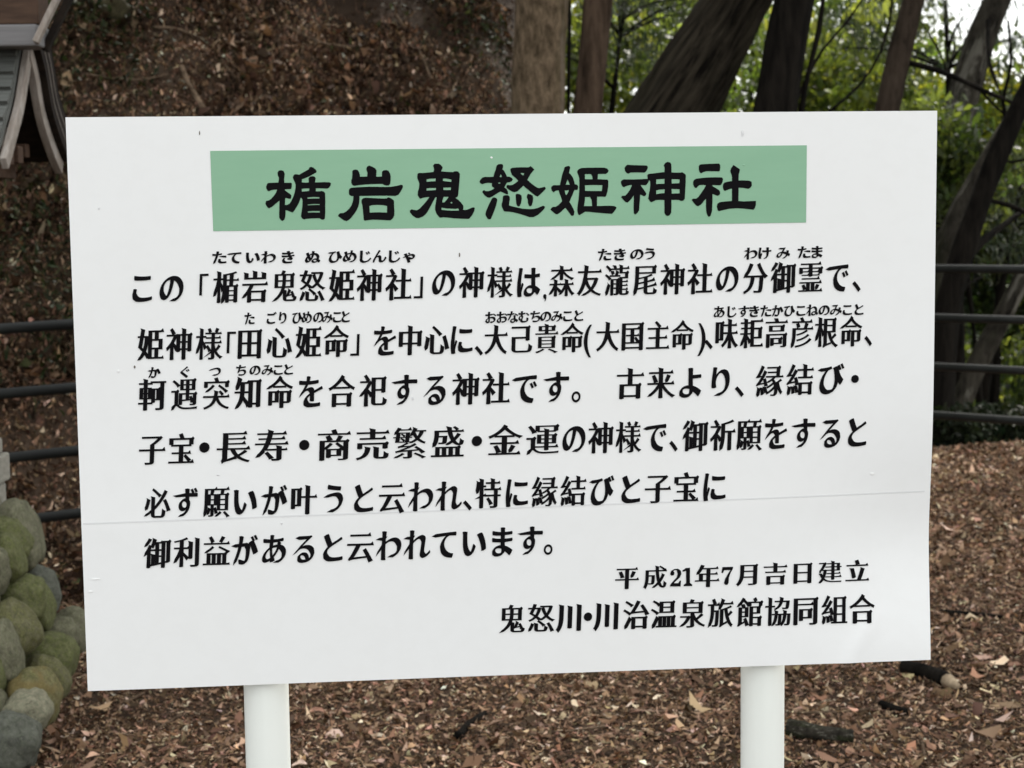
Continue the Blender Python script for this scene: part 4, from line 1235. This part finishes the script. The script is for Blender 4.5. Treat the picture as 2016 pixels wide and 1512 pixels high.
def leaves_at(centers, spread, per, size, pal, mat, aspect=(.45, .75), flat=.55, var=.25, droop=.8):
    """clumps of leaves round the given centres"""
    cs = np.asarray(centers, float)
    n = len(cs) * per
    c = np.repeat(cs, per, 0)
    off_ = np.clip(rng.normal(0, 1, (n, 3)), -1.9, 1.9) * spread * np.array([1, 1, flat])
    P = c + off_
    s = size * np.exp(rng.normal(0, .25, n))
    cc = pick(pal, len(cs), .18); cl = np.repeat(cc, per, 0) * np.exp(rng.normal(0, var, (n, 1)))
    return leaf_cloud(P, s, rng.uniform(0, 6.28, n), rng.normal(droop, .55, n), rng.normal(0, .55, n), np.clip(cl, 0, .6), rng.uniform(*aspect, n), .25, .08)

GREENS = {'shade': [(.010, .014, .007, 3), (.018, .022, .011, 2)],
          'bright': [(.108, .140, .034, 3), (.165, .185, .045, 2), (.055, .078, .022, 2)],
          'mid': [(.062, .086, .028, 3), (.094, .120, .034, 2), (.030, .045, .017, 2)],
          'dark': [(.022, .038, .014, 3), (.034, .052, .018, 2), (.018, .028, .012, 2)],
          'yellow': [(.15, .18, .025, 3), (.18, .19, .03, 2), (.09, .13, .02, 2)],
          'grey': [(.030, .040, .026, 3), (.045, .055, .032, 2), (.055, .062, .040, 1)]}

def limb(p, q, r0, r1, sag=.1, step=.12):
    m = (p + q) / 2 + Vector((random.uniform(-.1, .1), random.uniform(-.1, .1), sag)) * (q - p).length
    P, R = resample([p, m, q], [r0, (r0 + r1) / 2, r1], max(step, (q - p).length / 8))
    return P, R

def join_vf(items):
    V, Fc = [], []
    for v, f in items:
        b = len(V); V += list(v); Fc += [tuple(b + i for i in g) for g in f]
    return V, Fc

def near_tree(name, label, path, Y, mat, branches=(), crown=None, coff=(0, .8), **kw):
    (V, Fc), P, R = trunk_px(path, Y, **kw)
    base = P[0]
    root = empty(name, (base.x, base.y, hz(base.x, base.y)))
    tag(root, label, 'tree')
    adopt(mesh_py('trunk', V, Fc, MAT[mat], None, True), root)
    for (bp, r0, r1, bm_) in branches:
        pts = [at(x, y, d) for x, y, d in bp]
        Q, RR = resample(pts, list(np.linspace(r0, r1, len(pts))), .08)
        v, f = tube_vf(Q, RR, 9, .006, 0, True, random.random() * 9, 6)
        adopt(mesh_py('branch', v, f, MAT[bm_ or mat], None, True), root)
    if crown:  # out-of-view crown, added and placed for the shade it casts
        dz, rad, ncl, per, size, pal = crown
        top = P[-1] + Vector((coff[0], coff[1], dz))
        dirs = rng.normal(0, 1, (ncl, 3)); dirs /= np.linalg.norm(dirs, axis=1)[:, None]
        rr = rng.uniform(.35, 1, (ncl, 1)) ** .5
        C = np.array(top) + dirs * rr * np.array(rad)
        C = C[C[:, 2] - height(C[:, 0], C[:, 1]) > 1.9]          # the crown hangs clear of the bank
        C = C[C[:, 2] > 1.5 + .127 * C[:, 1] + .75]
        ncl = len(C)
        items = []
        for k in range(0, ncl, max(1, ncl // 9)):
            q, r_ = limb(P[-1], Vector(C[k]), R[-1] * .55, .012)
            items.append(tube_vf(q, r_, 7))
        v, f = join_vf(items)
        adopt(mesh_py('limbs', v, f, MAT[mat], None, True), root)
        m = leaves_at(C, .38, per, size, GREENS[pal], MAT['leaf'])
        adopt(mesh_np('crown', m[0], 3, m[1], MAT['leaf'], col=m[2]), root)
    return root

near_tree('tree', 'thick tan barked upright trunk on the edge of the leafy bank',
          [(1052, 420, 57), (1059, 220, 52), (1062, 100, 50), (1066, 0, 52)], 9.0, 'bark_tan', crown=(2.6, (3.6, 3.0, 1.4), 190, 90, .10, 'mid'), coff=(-1.8, .2), seg=30, rough=.010, ridge=.03, seed=2, extra_up=3.5)
near_tree('tree', 'slim reddish brown trunk just right of the thick tan trunk',
          [(1140, 420, 31), (1157, 220, 29), (1170, 90, 28), (1178, 0, 29)], 9.6, 'bark_red', crown=(1.5, (2.6, 2.6, 1.0), 70, 80, .10, 'mid'), coff=(-1.4, 1.4), seg=22, rough=.006, ridge=.03, seed=5, extra_up=3.6)
near_tree('tree', 'huge grey furrowed trunk leaning right above the board',
          [(1212, 420, 90), (1326, 215, 79), (1398, 90, 65), (1452, 0, 58)], 10.6, 'bark_grey', crown=(1.2, (2.0, 1.6, .9), 26, 80, .085, 'mid'), seg=96, rough=.014, ridge=.15, seed=8, extra_up=4.5)
near_tree('tree', 'dark nearly black trunk between the leaning trunk and bright leaves',
          [(1510, 420, 46), (1526, 218, 43), (1546, 90, 39), (1566, 0, 38)], 10.2, 'bark_dark', crown=(1.6, (1.8, 1.6, .9), 22, 80, .085, 'mid'), seg=26, rough=.010, ridge=.06, seed=11, extra_up=4.0)
near_tree('tree', 'smooth brown trunk leaning right with a bare side branch',
          [(1705, 420, 28), (1748, 215, 24.5), (1770, 110, 23), (1799, 0, 21)], 11.5, 'bark_brown',
          branches=[([(1785, 122, 11.5), (1850, 140, 11.4), (1930, 175, 11.3), (2020, 214, 11.2)], .020, .014, 'bark_dark'),
                    ([(1925, 172, 11.3), (1955, 205, 11.3), (1985, 232, 11.3)], .010, .006, 'bark_dark'),
                    ([(1868, 146, 11.4), (1843, 90, 11.5), (1815, 45, 11.6)], .008, .005, 'bark_dark')],
          crown=(1.6, (1.8, 1.6, .9), 20, 80, .085, 'mid'), seg=22, rough=.004, ridge=.02, seed=14, extra_up=4.0)
near_tree('tree', 'grey mottled trunk leaning right near the photo corner',
          [(1836, 430, 30), (1872, 300, 30), (1902, 170, 31), (1935, 70, 27), (1968, -10, 24)], 13.0, 'bark_mottled',
          branches=[([(1900, 180, 12.9), (1890, 230, 12.8), (1898, 270, 12.7)], .05, .012, 'bark_mottled'),
                    ([(1945, 40, 12.9), (1950, 130, 12.5), (1975, 200, 12.3)], .018, .010, 'bark_dark')],
          crown=(1.6, (1.8, 1.6, .9), 20, 80, .085, 'mid'), seg=24, rough=.02, ridge=.10, seed=17, extra_up=3.0)
near_tree('tree', 'black leaning trunk passing behind the railing at right',
          [(1852, 760, 27), (1862, 640, 26), (1888, 520, 24), (1928, 400, 22), (1975, 280, 20), (2040, 140, 18)], 11.0, 'bark_dark',
          branches=[([(1880, 545, 11.0), (1930, 480, 11.2), (1980, 440, 11.4), (2040, 400, 11.6)], .030, .018, 'bark_dark'),
                    ([(1864, 640, 11.0), (1905, 560, 11.1), (1935, 545, 11.2)], .012, .006, 'bark_dark')],
          seg=22, rough=.012, ridge=.08, seed=20, extra_up=3.0)
near_tree('tree', 'grey trunk pressed against the black leaning trunk above the top rail',
          [(1826, 640, 24), (1852, 510, 24), (1896, 405, 23), (1943, 325, 22), (1990, 245, 20), (2050, 130, 18)], 11.6, 'bark_mottled',
          branches=[([(1920, 365, 11.6), (1950, 395, 11.5), (1990, 405, 11.4), (2040, 430, 11.4)], .022, .010, 'bark_dark'),
                    ([(1985, 255, 11.6), (1975, 200, 11.5), (1990, 130, 11.4), (1985, 40, 11.4)], .016, .008, 'bark_dark'),
                    ([(1960, 300, 11.6), (1990, 320, 11.4), (2035, 310, 11.3)], .014, .008, 'bark_dark')],
          seg=22, rough=.014, ridge=.09, seed=31, extra_up=2.5)
near_tree('tree', 'grey brown trunk leaning steeply right under the railing bars',
          [(1893, 790, 22), (1925, 715, 21), (1965, 640, 19), (2010, 555, 18), (2060, 460, 16)], 12.0, 'bark_mottled', seg=18, rough=.012, ridge=.06, seed=24, extra_up=2.5)
# thin saplings
def sapling(label, pts, r0, r1, Y):
    P0 = [at(x, y, Y) for x, y in pts]
    d = (P0[0] - P0[1]).normalized(); p = P0[0].copy(); n = 0
    while p.z > hz(p.x, p.y) - .1 and n < 120: p += d * .1; n += 1
    P0 = [p] + P0
    Q, R = resample(P0, list(np.linspace(r0 * 1.15, r1, len(P0))), .1)
    v, f = tube_vf(Q, R, 10, .004, 0, True, random.random() * 9, 5)
    o = mesh_py('sapling', v, f, MAT['bark_dark'], None, True)
    tag(o, label, 'sapling')
sapling('thin dark sapling right beside the black trunk', [(1572, 250), (1590, 150), (1612, 60), (1625, -40)], .017, .012, 10.3)
sapling('thin arching stem curving up towards the smooth brown trunk', [(1632, 220), (1690, 170), (1735, 100), (1752, 40), (1758, -40)], .010, .007, 10.9)
sapling('straight slanting twiggy stem in front of bright leaves', [(1560, 215), (1622, 95), (1670, 40), (1715, -30)], .009, .006, 10.6)
sapling('thin upright stem in the gap between tan and reddish trunks', [(1119, 230), (1120, 120), (1122, -30)], .010, .008, 9.3)

def leafy_tree(name, label, cat, px, py, Y, rad, kind, ncl, per, size, spread, mat='leaf', aspect=(.55, 1.0), group=None, flat=.5):
    c = at(px, py, Y)
    bx, by = c.x + random.uniform(-.4, .4), c.y + random.uniform(0, .6)
    g = hz(bx, by)
    root = empty(name, (bx, by, g)); tag(root, label, cat, group)
    h = c.z + rad[2] * .5 - g
    r0 = max(.03, .010 * h)
    P, R = resample([Vector((bx, by, g - .2)), Vector((bx + random.uniform(-.2, .2), by, g + h * .5)), Vector((c.x, c.y, g + h))], [r0 * 1.3, r0 * .85, r0 * .25], .15)
    v, f = tube_vf(P, R, 10, .02, .04, True, random.random() * 9)
    adopt(mesh_py('trunk', v, f, MAT['bark_dark'], None, True), root)
    dirs = rng.normal(0, 1, (ncl, 3)); dirs /= np.linalg.norm(dirs, axis=1)[:, None]
    rr = rng.uniform(.12, 1, (ncl, 1)) ** .5
    C = np.array(c) + dirs * rr * np.array(rad)
    items = []
    for k in range(0, ncl, max(1, ncl // 6)):
        s = min(P[:-1], key=lambda p: abs(p.z - (C[k][2] - .25)))
        q, r_ = limb(s, Vector(C[k]), r0 * .30, .005, .08)
        items.append(tube_vf(q, r_, 6))
    v, f = join_vf(items)
    adopt(mesh_py('limbs', v, f, MAT['bark_dark'], None, True), root)
    size *= 1.10
    m = leaves_at(C, spread, int(per * (.55 if kind == 'grey' else 1.35)), size, GREENS[kind], MAT[mat], aspect, flat)
    adopt(mesh_np('crown', m[0], 3, m[1], MAT[mat], col=m[2]), root)

leafy_tree('maple_tree', 'bright green maple glimpsed between reddish and leaning trunks', 'tree', 1245, 150, 17, (1.0, .8, .9), 'bright', 60, 46, .045, .19)
leafy_tree('maple_tree', 'yellow-green maple in the slit beside the tan trunk', 'tree', 1120, 120, 19, (.7, .8, 1.3), 'yellow', 40, 40, .045, .2)
leafy_tree('maple_tree', 'dull green tree filling the upper gap left of the huge leaning trunk', 'tree', 1300, 30, 21, (1.3, .9, .8), 'mid', 70, 50, .045, .2)
leafy_tree('maple_tree', 'yellow-green maple right of the black trunk above the board', 'tree', 1650, 150, 18, (1.0, .8, .75), 'bright', 70, 50, .045, .18)
leafy_tree('maple_tree', 'mid green maple high right of the black trunk', 'tree', 1670, 40, 22, (1.2, .9, .8), 'mid', 46, 40, .045, .18)
leafy_tree('maple_tree', 'sunlit yellow maple between smooth brown and mottled trunks', 'tree', 1845, 190, 19, (.9, .8, .75), 'yellow', 56, 44, .045, .18)
leafy_tree('maple_tree', 'deep green maple at the upper right edge of the board', 'tree', 1862, 330, 12.4, (.34, .35, .50), 'mid', 40, 60, .034, .13)
leafy_tree('maple_tree', 'yellow-green leaves above the top rail at right', 'tree', 1975, 330, 20, (1.2, .9, .9), 'bright', 60, 44, .045, .2)
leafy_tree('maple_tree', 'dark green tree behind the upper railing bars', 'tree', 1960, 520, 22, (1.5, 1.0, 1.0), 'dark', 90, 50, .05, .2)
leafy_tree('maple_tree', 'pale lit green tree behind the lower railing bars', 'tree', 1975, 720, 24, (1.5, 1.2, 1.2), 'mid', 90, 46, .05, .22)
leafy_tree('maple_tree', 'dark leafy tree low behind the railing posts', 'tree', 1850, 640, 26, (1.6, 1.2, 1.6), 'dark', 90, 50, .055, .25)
leafy_tree('maple_tree', 'broad green tree far behind the trunks in the middle', 'tree', 1480, 150, 30, (3.0, 1.5, 1.6), 'mid', 70, 46, .065, .28)
leafy_tree('maple_tree', 'broad lit green tree far behind at right', 'tree', 1850, 420, 34, (4.0, 1.5, 2.0), 'bright', 80, 46, .075, .32)
leafy_tree('conifer_tree', 'grey-green conifer hanging against the sky at upper right', 'tree', 1860, 60, 16, (1.0, .8, .55), 'grey', 70, 60, .045, .16, 'needle', (.10, .22), None, .35)
leafy_tree('conifer_tree', 'dark grey conifer behind the upper middle trunks', 'tree', 1230, 60, 15, (.8, .6, .5), 'grey', 50, 60, .045, .15, 'needle', (.10, .22), None, .35)
leafy_tree('conifer_tree', 'grey-green conifer behind the railing near right edge', 'tree', 2010, 430, 15, (.6, .6, .7), 'grey', 50, 60, .045, .15, 'needle', (.10, .22), None, .35)

# woods that go on beyond the edges of the picture and behind the board
for i_, (px_, py_, Y_, r_, kd_) in enumerate([(2240, 190, 19, (1.6, 1.2, 1.6), 'mid'), (2200, 420, 22, (1.9, 1.2, 1.8), 'mid'), (2380, 250, 20, (1.9, 1.2, 1.9), 'bright'),
                                              (2420, 620, 24, (2.2, 1.4, 2.0), 'dark'), (2620, 300, 22, (2.2, 1.4, 2.2), 'mid'), (2650, 620, 25, (2.4, 1.4, 2.0), 'mid'),
                                              (2250, 700, 26, (2.2, 1.4, 1.8), 'mid'), (1300, 480, 21, (2.0, 1.2, 1.3), 'mid'), (1640, 480, 22, (2.0, 1.2, 1.3), 'mid'),
                                              (1560, 700, 26, (2.4, 1.4, 1.6), 'dark'), (2900, 350, 24, (2.4, 1.5, 2.4), 'mid'), (2300, -120, 20, (1.6, 1.2, 1.2), 'grey')]):
    leafy_tree('maple_tree', ['green maple in the woods beyond the right edge', 'leafy tree hidden behind the white board'][7 <= i_ <= 9], 'tree', px_, py_, Y_, r_, kd_, 110, 46, .06, .26,
               group=['woods beyond the right edge', 'woods behind the board'][7 <= i_ <= 9])
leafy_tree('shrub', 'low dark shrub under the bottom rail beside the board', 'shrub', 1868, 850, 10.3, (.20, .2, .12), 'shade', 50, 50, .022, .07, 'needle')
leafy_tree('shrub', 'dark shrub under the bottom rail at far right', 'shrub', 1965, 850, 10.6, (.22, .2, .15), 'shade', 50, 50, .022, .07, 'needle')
# far wooded slope: one mass
def far_woods():
    n = 26000
    x = rng.uniform(-10, 45, n); y = rng.uniform(42, 110, n)
    P = np.stack([x, y, height(x, y) + rng.uniform(0, 7, n) * (1 + .3 * vnoise(x * .3, y * .3, 9))], -1)
    m = leaf_cloud(P, rng.uniform(.12, .32, n), rng.uniform(0, 6.28, n), rng.normal(.9, .6, n), rng.normal(0, .6, n), pick(GREENS['bright'] + GREENS['mid'], n, .3), rng.uniform(.5, .9, n), .25)
    tag(mesh_np('far_woods', m[0], 3, m[1], MAT['leaf'], col=m[2]), 'sunlit green woods far down the valley', 'woods', kind='stuff')
far_woods()
